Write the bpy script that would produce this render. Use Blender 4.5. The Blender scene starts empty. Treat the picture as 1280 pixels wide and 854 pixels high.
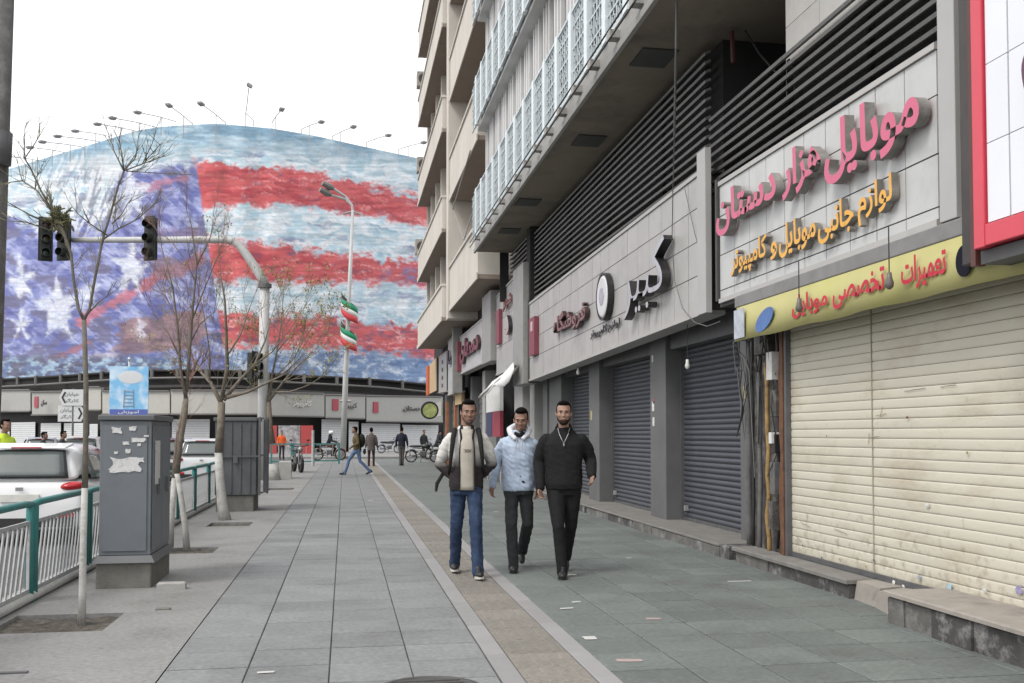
import bpy, bmesh, math, random
import numpy as np
from mathutils import Vector, Matrix, noise as mnoise

random.seed(7); np.random.seed(7)
S = bpy.context.scene
COL = S.collection
R = math.radians

# ------------------------------------------------------------------ camera, sky, light, exposure
F, HC = 1240.0, 1.42
YAW, PITCH = R(9.57), R(2.0)
cd = bpy.data.cameras.new("camera"); cam = bpy.data.objects.new("camera", cd); COL.objects.link(cam)
cd.sensor_width = 36.0; cd.lens = 36.0 * F / 1280; cd.shift_y = 72.7 / 1280
cd.clip_start = 0.05; cd.clip_end = 3000
cam.location = (0, 0, HC)
cam.rotation_euler = (math.pi / 2 + PITCH, 0, -YAW)
S.camera = cam
S.view_settings.view_transform = 'Standard'; S.view_settings.look = 'None'
S.view_settings.exposure = 0.55; S.view_settings.gamma = 1
SUN_EL, SUN_AZ = R(52), R(-62)          # azimuth from +Y, negative = left of the street
w = bpy.data.worlds.new("World"); S.world = w; w.use_nodes = True
nt = w.node_tree; bg = nt.nodes['Background']
sky = nt.nodes.new('ShaderNodeTexSky'); sky.sky_type = 'NISHITA'; sky.sun_disc = False
sky.sun_elevation = SUN_EL; sky.sun_rotation = SUN_AZ; sky.dust_density = 6; sky.air_density = 1.0
mul = nt.nodes.new('ShaderNodeMix'); mul.data_type = 'RGBA'; mul.inputs[0].default_value = 0.86
nt.links.new(sky.outputs[0], mul.inputs[6]); mul.inputs[7].default_value = (9.3, 9.35, 9.5, 1)   # even cloud cover over the clear sky
nt.links.new(mul.outputs[2], bg.inputs[0]); bg.inputs[1].default_value = 0.115
sl = bpy.data.lights.new("sun", 'SUN'); sl.energy = 1.3; sl.angle = R(18); sl.color = (1, 0.97, 0.93)
so = bpy.data.objects.new("sun", sl); COL.objects.link(so)
sd = Vector((math.sin(SUN_AZ) * math.cos(SUN_EL), math.cos(SUN_AZ) * math.cos(SUN_EL) * 0 - 0.35, math.sin(SUN_EL)))
so.rotation_euler = sd.to_track_quat('Z', 'Y').to_euler(); so.location = (-20, -10, 40)
sky.sun_rotation = math.atan2(sd.x, sd.y)
S.cycles.max_bounces = 6; S.cycles.diffuse_bounces = 3; S.cycles.glossy_bounces = 3
S.cycles.use_denoising = True

# ------------------------------------------------------------------ photo ray helper (metres in, metres out)
_f = Vector((math.sin(YAW) * math.cos(PITCH), math.cos(YAW) * math.cos(PITCH), math.sin(PITCH)))
_r = Vector((math.cos(YAW), -math.sin(YAW), 0)); _u = _r.cross(_f)
CAM = Vector((0, 0, HC))
def ray(x, y): return (_f + _r * ((x - 640) / F) + _u * ((499.7 - y) / F))
def at(x, y, X=None, Y=None, Z=None, D=None):
    d = ray(x, y)
    if X is not None: t = X / d.x
    elif Y is not None: t = Y / d.y
    elif Z is not None: t = (Z - HC) / d.z
    else: t = D / d.dot(_f)
    return CAM + d * t
def proj(p):
    v = Vector(p) - CAM; z = v.dot(_f)
    return 640 + F * v.dot(_r) / z, 499.7 - F * v.dot(_u) / z

# ------------------------------------------------------------------ materials
MATS = {}
def mat(name, col, rough=0.65, var=0.12, scale=6.0, bump=0.0, bscale=40.0, metal=0.0, rnd=0.0, dirt=None, dirt_amt=0.5, dirt_scale=3.0,
        stretch=(1, 1, 1), spec=0.5, emit=None, alpha=None, coat=0.0):
    if name in MATS: return MATS[name]
    m = bpy.data.materials.new(name); m.use_nodes = True; n = m.node_tree.nodes; l = m.node_tree.links
    b = n['Principled BSDF']; b.inputs['Roughness'].default_value = rough; b.inputs['Metallic'].default_value = metal
    b.inputs['Specular IOR Level'].default_value = spec
    if coat: b.inputs['Coat Weight'].default_value = coat
    tc = n.new('ShaderNodeTexCoord'); mp = n.new('ShaderNodeMapping'); mp.inputs['Scale'].default_value = stretch
    geo = n.new('ShaderNodeNewGeometry')
    l.new(geo.outputs['Position'] if name.startswith('w_') else tc.outputs['Object'], mp.inputs[0])
    nz = n.new('ShaderNodeTexNoise'); nz.inputs['Scale'].default_value = scale; nz.inputs['Detail'].default_value = 6
    nz.inputs['Roughness'].default_value = 0.65
    l.new(mp.outputs[0], nz.inputs[0])
    cr = n.new('ShaderNodeValToRGB'); e = cr.color_ramp.elements
    e[0].position = 0.3; e[1].position = 0.7
    c = Vector(col)
    e[0].color = (*(c * (1 - var)), 1); e[1].color = (*(c * (1 + var)), 1)
    l.new(nz.outputs[0], cr.inputs[0]); out = cr.outputs[0]
    if rnd:
        oi = n.new('ShaderNodeObjectInfo'); mr = n.new('ShaderNodeMapRange')
        mr.inputs[3].default_value = 1 - rnd; mr.inputs[4].default_value = 1 + rnd
        l.new(oi.outputs['Random'], mr.inputs[0])
        mx = n.new('ShaderNodeMix'); mx.data_type = 'RGBA'; mx.blend_type = 'MULTIPLY'; mx.inputs[0].default_value = 1
        l.new(out, mx.inputs[6]); l.new(mr.outputs[0], mx.inputs[7]); out = mx.outputs[2]
    if dirt is not None:
        n2 = n.new('ShaderNodeTexNoise'); n2.inputs['Scale'].default_value = dirt_scale; n2.inputs['Detail'].default_value = 8
        n2.inputs['Roughness'].default_value = 0.7; l.new(mp.outputs[0], n2.inputs[0])
        r2 = n.new('ShaderNodeValToRGB'); r2.color_ramp.elements[0].position = 0.5; r2.color_ramp.elements[1].position = 0.68
        r2.color_ramp.elements[0].color = (0, 0, 0, 1); r2.color_ramp.elements[1].color = (dirt_amt,) * 3 + (1,)
        l.new(n2.outputs[0], r2.inputs[0])
        m2 = n.new('ShaderNodeMix'); m2.data_type = 'RGBA'; l.new(r2.outputs[0], m2.inputs[0]); l.new(out, m2.inputs[6])
        m2.inputs[7].default_value = (*dirt, 1); out = m2.outputs[2]
    if name in ('w_concrete_walk', 'w_slab_grey', 'w_slab_green', 'w_tactile'):      # trodden gum spots and grit
        vo = n.new('ShaderNodeTexVoronoi'); vo.inputs['Scale'].default_value = 5.5; l.new(mp.outputs[0], vo.inputs[0])
        rr = n.new('ShaderNodeMapRange'); rr.inputs[1].default_value = .10; rr.inputs[2].default_value = .07; rr.inputs[3].default_value = 0; rr.inputs[4].default_value = .38; l.new(vo.outputs['Distance'], rr.inputs[0])
        m4 = n.new('ShaderNodeMix'); m4.data_type = 'RGBA'; l.new(rr.outputs[0], m4.inputs[0]); l.new(out, m4.inputs[6]); m4.inputs[7].default_value = (.07, .07, .068, 1)
        n5 = n.new('ShaderNodeTexNoise'); n5.inputs['Scale'].default_value = 26; n5.inputs['Detail'].default_value = 4; l.new(mp.outputs[0], n5.inputs[0])
        r5 = n.new('ShaderNodeMapRange'); r5.inputs[1].default_value = .35; r5.inputs[2].default_value = .65; r5.inputs[3].default_value = .86; r5.inputs[4].default_value = 1.12; l.new(n5.outputs[0], r5.inputs[0])
        m5 = n.new('ShaderNodeMix'); m5.data_type = 'RGBA'; m5.blend_type = 'MULTIPLY'; m5.inputs[0].default_value = 1; l.new(m4.outputs[2], m5.inputs[6]); l.new(r5.outputs[0], m5.inputs[7]); out = m5.outputs[2]
    l.new(out, b.inputs['Base Color'])
    if bump:
        n3 = n.new('ShaderNodeTexNoise'); n3.inputs['Scale'].default_value = bscale; n3.inputs['Detail'].default_value = 5
        l.new(mp.outputs[0], n3.inputs[0]); bp = n.new('ShaderNodeBump'); bp.inputs['Strength'].default_value = bump
        bp.inputs['Distance'].default_value = 0.01
        l.new(n3.outputs[0], bp.inputs['Height']); l.new(bp.outputs[0], b.inputs['Normal'])
    if emit: b.inputs['Emission Color'].default_value = (*emit, 1); b.inputs['Emission Strength'].default_value = 1
    MATS[name] = m; return m
def attr_mat(name, rough=0.6):
    m = bpy.data.materials.new(name); m.use_nodes = True; n = m.node_tree.nodes; l = m.node_tree.links
    a = n.new('ShaderNodeAttribute'); a.attribute_name = 'Col'; b = n['Principled BSDF']
    l.new(a.outputs['Color'], b.inputs['Base Color']); b.inputs['Roughness'].default_value = rough
    MATS[name] = m; return m
def srgb(r, g, b, k=1.0):
    f = lambda v: ((v / 255) / 12.92 if v / 255 <= 0.04045 else (((v / 255) + 0.055) / 1.055) ** 2.4) * k
    return (f(r), f(g), f(b))

# ------------------------------------------------------------------ mesh builder
def root_off(p):
    o = Vector((0, 0, 0))
    while p is not None: o += p.location; p = p.parent
    return o
class MB:
    def __init__(s): s.v = []; s.f = []; s.mi = []; s.k = 0
    def add(s, vs, fs):
        b = len(s.v); s.v += [tuple(v) for v in vs]; s.f += [tuple(b + i for i in f) for f in fs]; s.mi += [s.k] * len(fs); return s
    def box(s, x0, x1, y0, y1, z0, z1):
        return s.add([(x0, y0, z0), (x1, y0, z0), (x1, y1, z0), (x0, y1, z0), (x0, y0, z1), (x1, y0, z1), (x1, y1, z1), (x0, y1, z1)],
                     [(0, 3, 2, 1), (4, 5, 6, 7), (0, 1, 5, 4), (1, 2, 6, 5), (2, 3, 7, 6), (3, 0, 4, 7)])
    def bbox(s, x0, x1, y0, y1, z0, z1, c=0.01):      # box with chamfered top rim
        return s.add([(x0, y0, z0), (x1, y0, z0), (x1, y1, z0), (x0, y1, z0), (x0, y0, z1 - c), (x1, y0, z1 - c), (x1, y1, z1 - c), (x0, y1, z1 - c),
                      (x0 + c, y0 + c, z1), (x1 - c, y0 + c, z1), (x1 - c, y1 - c, z1), (x0 + c, y1 - c, z1)],
                     [(0, 3, 2, 1), (8, 9, 10, 11)] + [(i, (i + 1) % 4, 4 + (i + 1) % 4, 4 + i) for i in range(4)] + [(4 + i, 4 + (i + 1) % 4, 8 + (i + 1) % 4, 8 + i) for i in range(4)])
    def hexa(s, p):                                   # 8 corners: bottom ring 4, top ring 4
        return s.add(p, [(0, 3, 2, 1), (4, 5, 6, 7), (0, 1, 5, 4), (1, 2, 6, 5), (2, 3, 7, 6), (3, 0, 4, 7)])
    def xbox(s, c, size, M=None):
        hx, hy, hz = size[0] / 2, size[1] / 2, size[2] / 2; M = M or Matrix.Identity(3); c = Vector(c)
        return s.hexa([c + M @ Vector(q) for q in [(-hx, -hy, -hz), (hx, -hy, -hz), (hx, hy, -hz), (-hx, hy, -hz), (-hx, -hy, hz), (hx, -hy, hz), (hx, hy, hz), (-hx, hy, hz)]])
    def tube(s, pts, r, n=8, cap=True):
        pts = [Vector(p) for p in pts]; rs = r if isinstance(r, (list, tuple)) else [r] * len(pts)
        b = len(s.v); prev = None
        for i, p in enumerate(pts):
            t = (pts[min(i + 1, len(pts) - 1)] - pts[max(i - 1, 0)])
            t = t.normalized() if t.length > 1e-9 else Vector((0, 0, 1))
            if prev is None:
                a = Vector((1, 0, 0)) if abs(t.x) < 0.9 else Vector((0, 1, 0)); a = (a - t * a.dot(t)).normalized()
            else:
                a = prev - t * prev.dot(t); a = a.normalized() if a.length > 1e-6 else prev
            prev = a; c = t.cross(a)
            for j in range(n):
                an = 2 * math.pi * j / n; s.v.append(tuple(p + (a * math.cos(an) + c * math.sin(an)) * rs[i]))
        for i in range(len(pts) - 1):
            for j in range(n):
                s.f.append((b + i * n + j, b + i * n + (j + 1) % n, b + (i + 1) * n + (j + 1) % n, b + (i + 1) * n + j)); s.mi.append(s.k)
        if cap and n > 2:
            s.f.append(tuple(b + j for j in reversed(range(n)))); s.f.append(tuple(b + (len(pts) - 1) * n + j for j in range(n))); s.mi += [s.k] * 2
        return s
    def prism(s, poly, a, b, axis='x'):               # poly of 2-D points extruded from a to b along an axis
        n = len(poly)
        def P(q, t): return (t, q[0], q[1]) if axis == 'x' else ((q[0], t, q[1]) if axis == 'y' else (q[0], q[1], t))
        return s.add([P(q, a) for q in poly] + [P(q, b) for q in poly],
                     [tuple(reversed(range(n))), tuple(range(n, 2 * n))] + [(i, (i + 1) % n, n + (i + 1) % n, n + i) for i in range(n)])
    def lathe(s, prof, c=(0, 0, 0), n=16, axis='z', ring=False):  # prof: (r, h)
        b = len(s.v); c = Vector(c)
        for r, h in prof:
            for j in range(n):
                an = 2 * math.pi * j / n; x, y = r * math.cos(an), r * math.sin(an)
                q = (x, y, h) if axis == 'z' else ((h, x, y) if axis == 'x' else (x, h, y)); s.v.append(tuple(c + Vector(q)))
        P_ = len(prof)
        for i in range(P_ if ring else P_ - 1):
            i2 = (i + 1) % P_
            for j in range(n):
                s.f.append((b + i * n + j, b + i * n + (j + 1) % n, b + i2 * n + (j + 1) % n, b + i2 * n + j)); s.mi.append(s.k)
        if ring: return s
        for i, rev in ((0, True), (len(prof) - 1, False)):
            if prof[i][0] > 1e-4: s.f.append(tuple(b + i * n + j for j in (reversed(range(n)) if rev else range(n)))); s.mi.append(s.k)
        return s
    def ell(s, c, r, n=12, m=8, M=None):
        M = M or Matrix.Identity(3); c = Vector(c); b = len(s.v)
        for i in range(m + 1):
            th = math.pi * i / m
            for j in range(n):
                an = 2 * math.pi * j / n
                s.v.append(tuple(c + M @ Vector((r[0] * math.sin(th) * math.cos(an), r[1] * math.sin(th) * math.sin(an), r[2] * math.cos(th)))))
        for i in range(m):
            for j in range(n):
                s.f.append((b + i * n + j, b + (i + 1) * n + j, b + (i + 1) * n + (j + 1) % n, b + i * n + (j + 1) % n)); s.mi.append(s.k)
        return s
    def mesh(s, name, m, off=Vector((0, 0, 0)), smooth=False):
        me = bpy.data.meshes.new(name)
        me.from_pydata([(v[0] - off.x, v[1] - off.y, v[2] - off.z) for v in s.v], [], s.f)
        for q in (m if isinstance(m, (list, tuple)) else [m]): me.materials.append(q)
        if isinstance(m, (list, tuple)): me.polygons.foreach_set('material_index', s.mi)
        bm = bmesh.new(); bm.from_mesh(me); bmesh.ops.recalc_face_normals(bm, faces=bm.faces); bm.to_mesh(me); bm.free()
        if smooth: me.shade_smooth()
        return me
    def build(s, name, m, parent=None, smooth=False, bevel=0.0, world=True):
        me = s.mesh(name, m, root_off(parent) if world else Vector((0, 0, 0)), smooth)
        o = bpy.data.objects.new(name, me); COL.objects.link(o); o.parent = parent
        if bevel:
            b = o.modifiers.new('bevel', 'BEVEL'); b.width = bevel; b.segments = 2; b.limit_method = 'ANGLE'; b.angle_limit = R(35)
        return o
def tag(o, label=None, cat=None, group=None, kind=None):
    if label: o['label'] = label
    if cat: o['category'] = cat
    if group: o['group'] = group
    if kind: o['kind'] = kind
    return o
def thing(name, label, cat, loc=(0, 0, 0), group=None, rz=0):
    o = bpy.data.objects.new(name, None); COL.objects.link(o); o.location = loc; o.rotation_euler = (0, 0, rz); o.empty_display_size = 0.2
    return tag(o, label, cat, group)
def copy_tree(o, parent=None):
    c = o.copy(); COL.objects.link(c); c.parent = parent
    for ch in list(o.children): copy_tree(ch, c)
    return c
def inst(me, name, loc, parent, rot=None, scale=None):   # object sharing a mesh, child of parent
    o = bpy.data.objects.new(name, me); COL.objects.link(o); o.parent = parent; o.location = Vector(loc) - root_off(parent)
    if rot: o.rotation_euler = rot
    if scale: o.scale = scale
    return o

# ------------------------------------------------------------------ Persian lettering
FORMS = {'ا': (0xFE8D, 0xFE8E, 0, 0), 'ب': (0xFE8F, 0xFE90, 0xFE91, 0xFE92), 'پ': (0xFB56, 0xFB57, 0xFB58, 0xFB59), 'ت': (0xFE95, 0xFE96, 0xFE97, 0xFE98),
 'ج': (0xFE9D, 0xFE9E, 0xFE9F, 0xFEA0), 'خ': (0xFEA5, 0xFEA6, 0xFEA7, 0xFEA8), 'د': (0xFEA9, 0xFEAA, 0, 0), 'ر': (0xFEAD, 0xFEAE, 0, 0), 'ز': (0xFEAF, 0xFEB0, 0, 0),
 'س': (0xFEB1, 0xFEB2, 0xFEB3, 0xFEB4), 'ش': (0xFEB5, 0xFEB6, 0xFEB7, 0xFEB8), 'ص': (0xFEB9, 0xFEBA, 0xFEBB, 0xFEBC), 'ع': (0xFEC9, 0xFECA, 0xFECB, 0xFECC),
 'ف': (0xFED1, 0xFED2, 0xFED3, 0xFED4), 'ک': (0xFB8E, 0xFB8F, 0xFB90, 0xFB91), 'گ': (0xFB92, 0xFB93, 0xFB94, 0xFB95), 'ل': (0xFEDD, 0xFEDE, 0xFEDF, 0xFEE0),
 'م': (0xFEE1, 0xFEE2, 0xFEE3, 0xFEE4), 'ن': (0xFEE5, 0xFEE6, 0xFEE7, 0xFEE8), 'و': (0xFEED, 0xFEEE, 0, 0), 'ه': (0xFEE9, 0xFEEA, 0xFEEB, 0xFEEC), 'ی': (0xFBFC, 0xFBFD, 0xFBFE, 0xFBFF)}
def shape(t):
    out = []
    for i, c in enumerate(t):
        if c not in FORMS: out.append(c); continue
        f = FORMS[c]; pv = i > 0 and t[i - 1] in FORMS and FORMS[t[i - 1]][2]; nx = i < len(t) - 1 and t[i + 1] in FORMS and f[2]
        out.append(chr(f[3] if pv and nx else f[2] if nx else f[1] if pv else f[0]))
    return ''.join(reversed(out))
def area(p): return 0.5 * sum(p[i][0] * p[(i + 1) % len(p)][1] - p[(i + 1) % len(p)][0] * p[i][1] for i in range(len(p)))
def inside(pt, p):
    r = False; x, y = pt; j = len(p) - 1
    for i in range(len(p)):
        if (p[i][1] > y) != (p[j][1] > y) and x < (p[j][0] - p[i][0]) * (y - p[i][1]) / (p[j][1] - p[i][1]) + p[i][0]: r = not r
        j = i
    return r
def text_mesh(body, width, height, depth, offset=0.0, res=3, rtl=True):
    """flat letters in x (0..width) and y (0..height), raised by depth in z; returns verts, faces"""
    c = bpy.data.curves.new('t', 'FONT'); c.body = shape(body) if rtl else body
    o = bpy.data.objects.new('t', c); COL.objects.link(o); dg = bpy.context.evaluated_depsgraph_get()
    cu = o.evaluated_get(dg).to_curve(dg)
    polys = []
    for sp in cu.splines:
        bp = sp.bezier_points; p = []
        for i in range(len(bp)):
            a, b = bp[i], bp[(i + 1) % len(bp)]
            for k in range(res):
                t = k / res; q = a.co * (1 - t) ** 3 + a.handle_right * 3 * t * (1 - t) ** 2 + b.handle_left * 3 * t * t * (1 - t) + b.co * t ** 3
                if not p or (q.xy - Vector(p[-1])).length > 1e-4: p.append((q.x, q.y))
        if len(p) > 2: polys.append(p)
    o.to_curve_clear(); bpy.data.objects.remove(o); bpy.data.curves.remove(c)
    big = max(polys, key=lambda p: abs(area(p))); sg = 1 if area(big) > 0 else -1
    outs = [p for p in polys if area(p) * sg > 0]; holes = [p for p in polys if area(p) * sg <= 0]
    V, Fc = [], []
    for gi, p in enumerate(outs):
        cv = bpy.data.curves.new('g', 'CURVE'); cv.dimensions = '2D'; cv.fill_mode = 'BOTH'; cv.extrude = 0.5; cv.offset = offset
        for q in [p] + [h for h in holes if inside(h[0], p)]:
            s_ = cv.splines.new('POLY'); s_.points.add(len(q) - 1)
            for i, (x, y) in enumerate(q): s_.points[i].co = (x, y, 0, 1)
            s_.use_cyclic_u = True
        g = bpy.data.objects.new('g', cv); COL.objects.link(g); dg = bpy.context.evaluated_depsgraph_get()
        me = g.evaluated_get(dg).to_mesh(); b = len(V)
        V += [(v.co.x, v.co.y, (v.co.z + 0.5) * (1 + 0.02 * (gi % 3))) for v in me.vertices]; Fc += [tuple(b + i for i in f.vertices) for f in me.polygons]
        g.evaluated_get(dg).to_mesh_clear(); bpy.data.objects.remove(g); bpy.data.curves.remove(cv)
    A = np.array(V); mn = A.min(0); mx = A.max(0)
    A[:, 0] = (A[:, 0] - mn[0]) / (mx[0] - mn[0]) * width; A[:, 1] = (A[:, 1] - mn[1]) / (mx[1] - mn[1]) * height; A[:, 2] *= depth
    return A, Fc
def put_text(name, body, m, parent, P, width, height, depth, ux, uy, un, offset=0.02, side=None, rtl=True):
    """P lower-left corner in world; ux, uy reading and up axes; un out of the wall"""
    A, Fc = text_mesh(body, width, height, depth, offset, rtl=rtl); b = MB()
    ux, uy, un, P = Vector(ux), Vector(uy), Vector(un), Vector(P)
    vs = [P + ux * a[0] + uy * a[1] + un * a[2] for a in A]
    b.add(vs, Fc)
    o = b.build(name, [m, side] if side else m, parent)
    if side:
        for p in o.data.polygons:
            if abs(p.normal.dot(un)) < 0.5: p.material_index = 1
    return o
# ------------------------------------------------------------------ the setting: ground, road, pavement
asphalt = mat('w_asphalt', (0.085, 0.085, 0.088), 0.9, 0.18, 1.2, 0.5, 60, dirt=(0.14, 0.14, 0.14), dirt_amt=0.5, dirt_scale=0.4)
m_conc = mat('w_concrete_walk', (0.235, 0.232, 0.225), 0.85, 0.10, 2.2, 0.35, 70, dirt=(0.14, 0.135, 0.13), dirt_amt=0.75, dirt_scale=1.1)
m_slab = mat('w_slab_grey', (0.198, 0.206, 0.206), 0.7, 0.10, 1.7, 0.25, 90, rnd=0.11, dirt=(0.12, 0.122, 0.12), dirt_amt=0.6, dirt_scale=1.1)
m_slab2 = mat('w_slab_green', (0.140, 0.158, 0.150), 0.68, 0.10, 1.5, 0.25, 90, rnd=0.13, dirt=(0.085, 0.088, 0.085), dirt_amt=0.7, dirt_scale=0.8)
m_bord = mat('w_border_stone', (0.27, 0.265, 0.265), 0.75, 0.08, 6, 0.2, 90, rnd=0.08, dirt=(0.19, 0.185, 0.18), dirt_amt=0.4)
m_tact = mat('w_tactile', (0.205, 0.19, 0.167), 0.8, 0.12, 5, 0.3, 90, rnd=0.12, dirt=(0.17, 0.155, 0.13), dirt_amt=0.6, dirt_scale=2.5)
m_joint = mat('w_joint', (0.075, 0.075, 0.07), 0.95, 0.2, 12)
m_soil = mat('w_soil', (0.085, 0.075, 0.062), 0.95, 0.45, 14, 1.0, 50, dirt=(0.18, 0.17, 0.15), dirt_amt=0.7, dirt_scale=9)
m_kerb = mat('w_kerb', (0.27, 0.265, 0.255), 0.85, 0.12, 5, 0.3, 60, rnd=0.06)

def struct(o): o['kind'] = 'structure'; return o
b = MB(); b.add([(-600, -60, -0.20), (600, -60, -0.20), (600, 900, -0.20), (-600, 900, -0.20)], [(0, 1, 2, 3)])
struct(b.build('ground', mat('w_ground', (0.2, 0.195, 0.185), 0.9, 0.1, 0.2)))
b = MB(); b.box(-60, -2.93, -8, 64, -0.4, -0.14); b.box(-60, 40, 58.5, 64.0, -0.402, -0.1405)
struct(b.build('road', asphalt))
b = MB(); b.box(-70, 30, 64.0, 120, -0.4, -0.01); struct(b.build('far_pavement', m_conc))

PITS = [(-2.52, -1.72, 7.62, 8.36), (-2.2, -1.55, 12.35, 13.0), (-2.1, -1.45, 15.9, 16.6), (-1.95, -1.3, 26.0, 27.0)]
b = MB()
xs = sorted({-2.78, -1.062} | {p[0] for p in PITS} | {p[1] for p in PITS}); ys = sorted({-4.0, 58.5} | {p[2] for p in PITS} | {p[3] for p in PITS})
for i in range(len(xs) - 1):
    for j in range(len(ys) - 1):
        cx, cy = (xs[i] + xs[i + 1]) / 2, (ys[j] + ys[j + 1]) / 2
        if any(p[0] < cx < p[1] and p[2] < cy < p[3] for p in PITS): continue
        b.add([(xs[i], ys[j], 0), (xs[i + 1], ys[j], 0), (xs[i + 1], ys[j + 1], 0), (xs[i], ys[j + 1], 0)], [(0, 1, 2, 3)])
for x0, x1, y0, y1 in PITS:
    b.add([(x0, y0, 0), (x1, y0, 0), (x1, y1, 0), (x0, y1, 0), (x0, y0, -.1), (x1, y0, -.1), (x1, y1, -.1), (x0, y1, -.1)], [(0, 4, 5, 1), (1, 5, 6, 2), (2, 6, 7, 3), (3, 7, 4, 0)])
b.box(-2.78, -1.062, -4, 58.5, -0.3, -0.12)
struct(b.build('concrete_walk', m_conc))
for x0, x1, y0, y1 in PITS:
    b = MB(); N = 14
    vs = [(x0 + (x1 - x0) * i / N, y0 + (y1 - y0) * j / N, -0.035 + random.uniform(-.012, .012)) for j in range(N + 1) for i in range(N + 1)]
    b.add(vs, [(j * (N + 1) + i, j * (N + 1) + i + 1, (j + 1) * (N + 1) + i + 1, (j + 1) * (N + 1) + i) for j in range(N) for i in range(N)])
    tag(b.build('soil', m_soil), 'bare dry soil in the tree pit', kind='stuff')

pave = thing('pavement', None, None); struct(pave)
b = MB(); b.box(-1.062, 5.2, -4, 58.5, -0.3, -0.012); b.build('joint_bed', m_joint, pave)
me_slab = MB().bbox(0, .472, 0, .454, -.03, 0, .004).mesh('paving_slab', m_slab)
me_slab2 = MB().bbox(0, .468, 0, .458, -.03, 0, .004).mesh('paving_slab', m_slab2)
cols = [(-1.056 + .489 * k, 0) for k in range(4)] + [(1.585 + .48 * k, 1) for k in range(6)]
PY = .476
rows = [(r, c) for r in range(0, 114) for c in range(10)]
rows = [(r, c) for r, c in rows]
bulk = [MB(), MB()]; cnt = 0
cand = sorted(((4.4 + PY * r, c) for r in range(0, 113) for c in range(10)), key=lambda q: (q[0] < 5.0, q[0]))
for y, c in cand:
    x, kind = cols[c]
    yy = y + (0.23 if c in (1, 3) and False else 0)
    if y > 5.0 and cnt < 298 and not (c >= 8 and y < 6):
        o = inst(me_slab2 if kind else me_slab, 'paving_slab', (x, yy, random.uniform(-.0015, .0015)), pave, rot=(random.uniform(-.0015, .0015), random.uniform(-.0015, .0015), random.uniform(-.003, .003)))
        if kind == 0: o.scale = (1.021, 1, 1)
        cnt += 1
    else:
        bulk[kind].bbox(x, x + (.472 if kind else .482), yy, yy + .458, -.03, random.uniform(-.001, .001), .004)
for k in (0, 1): tag(bulk[k].build('paving_slabs_beyond', (m_slab, m_slab2)[k], pave), kind='stuff')
me_b = MB().bbox(0, .13, 0, .985, -.03, .001, .004).mesh('border_stone', m_bord)
for k in range(54):
    for x in (.905, 1.452): inst(me_b, 'border_stone', (x, 4.4 + k, random.uniform(-.001, .001)), pave)
tb = MB(); tb.bbox(0, .402, 0, .392, -.03, -.002, .004)
for i in range(4): tb.bbox(.035 + .095 * i, .035 + .095 * i + .045, .02, .372, -.01, .004, .004)
me_t = tb.mesh('tactile_tile', m_tact)
for k in range(134): inst(me_t, 'tactile_tile', (1.042, 4.4 + .4 * k, random.uniform(-.001, .002)), pave, rot=(0, 0, random.uniform(-.006, .006)))
b = MB(); me_k = MB().bbox(0, .15, 0, .985, -.3, .0, .02).mesh('kerb_stone', m_kerb)
kerb = struct(thing('kerb', None, None, (0, 0, 0)))
for k in range(62): inst(me_k, 'kerb_stone', (-2.932, -3.5 + k, 0.004 + random.uniform(-.004, .004)), kerb)
# worn paint flecks and the pale paper scraps lying on the slabs
scr = mat('paper_scrap', (0.48, 0.475, 0.455), 0.8, 0.1)
scp = mat('pink_scrap', (0.36, 0.28, 0.265), 0.8, 0.1)
for i, (x, y, wx, wy, mm) in enumerate([(737, 798, .10, .1, 0), (786, 826, .17, .07, 1), (817, 774, .13, .06, 1), (713, 719, .14, .07, 0), (708, 761, .12, .05, 0), (720, 753, .08, .05, 0), (786, 698, .07, .05, 0),
        (620, 640, .1, .1, 0), (463, 626, .12, .1, 0), (332, 841, .11, .04, 0), (925, 727, .26, .05, 0)]):
    p = at(x, y, Z=0); b = MB(); n = 6; sk = random.uniform(-.01, .01)
    b.add([(p.x + a * wx / 2 * random.uniform(.85, 1.0), p.y + c_ * wy * .55 + a * sk, .003 + random.uniform(0, .002)) for a, c_ in ((-1, -1), (0, -1.05), (1, -.95), (1, .9), (0, 1.0), (-.95, 1))] +
          [(p.x, p.y, .005)], [(k, (k + 1) % n, n) for k in range(n)])
    where = ['beside the tactile strip close to the camera', 'lying nearest the camera, right of the tactile strip', 'lying on the green slabs left of the shop step', 'just in front of the man in black', 'left one of two small scraps before the men',
             'smaller right one of two scraps before the men', 'behind the man in black towards the shutters', 'between the first two walking men', 'by the tactile strip beyond the walkers', 'on the grey slabs at the bottom edge', 'by the foot of the stone shop step'][i]
    tag(b.build('paper_scrap', [scr, scp][mm]), ('flat pinkish' if mm else 'flat white') + ' scrap of paper ' + where, 'paper scrap', 'scraps of paper on the pavement')
# manhole cover rim at the bottom edge
p = at(537, 863, Z=0); b = MB()
b.lathe([(.30, 0), (.30, .008), (.27, .012), (.262, .004), (.0001, .004)], (p.x, p.y, 0), 40)
mh = thing('manhole_cover', 'round dark metal manhole cover set in the slabs at the bottom edge', 'manhole cover', (p.x, p.y, 0))
b.build('rim', mat('cast_iron', (.06, .058, .055), .6, .2, 20, .4, 60), mh)
b = MB()
for i in range(-3, 4): b.box(p.x - .2, p.x + .2, p.y + i * .065 - .012, p.y + i * .065 + .012, .003, .009)
b.build('tread', MATS['cast_iron'], mh)

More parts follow.
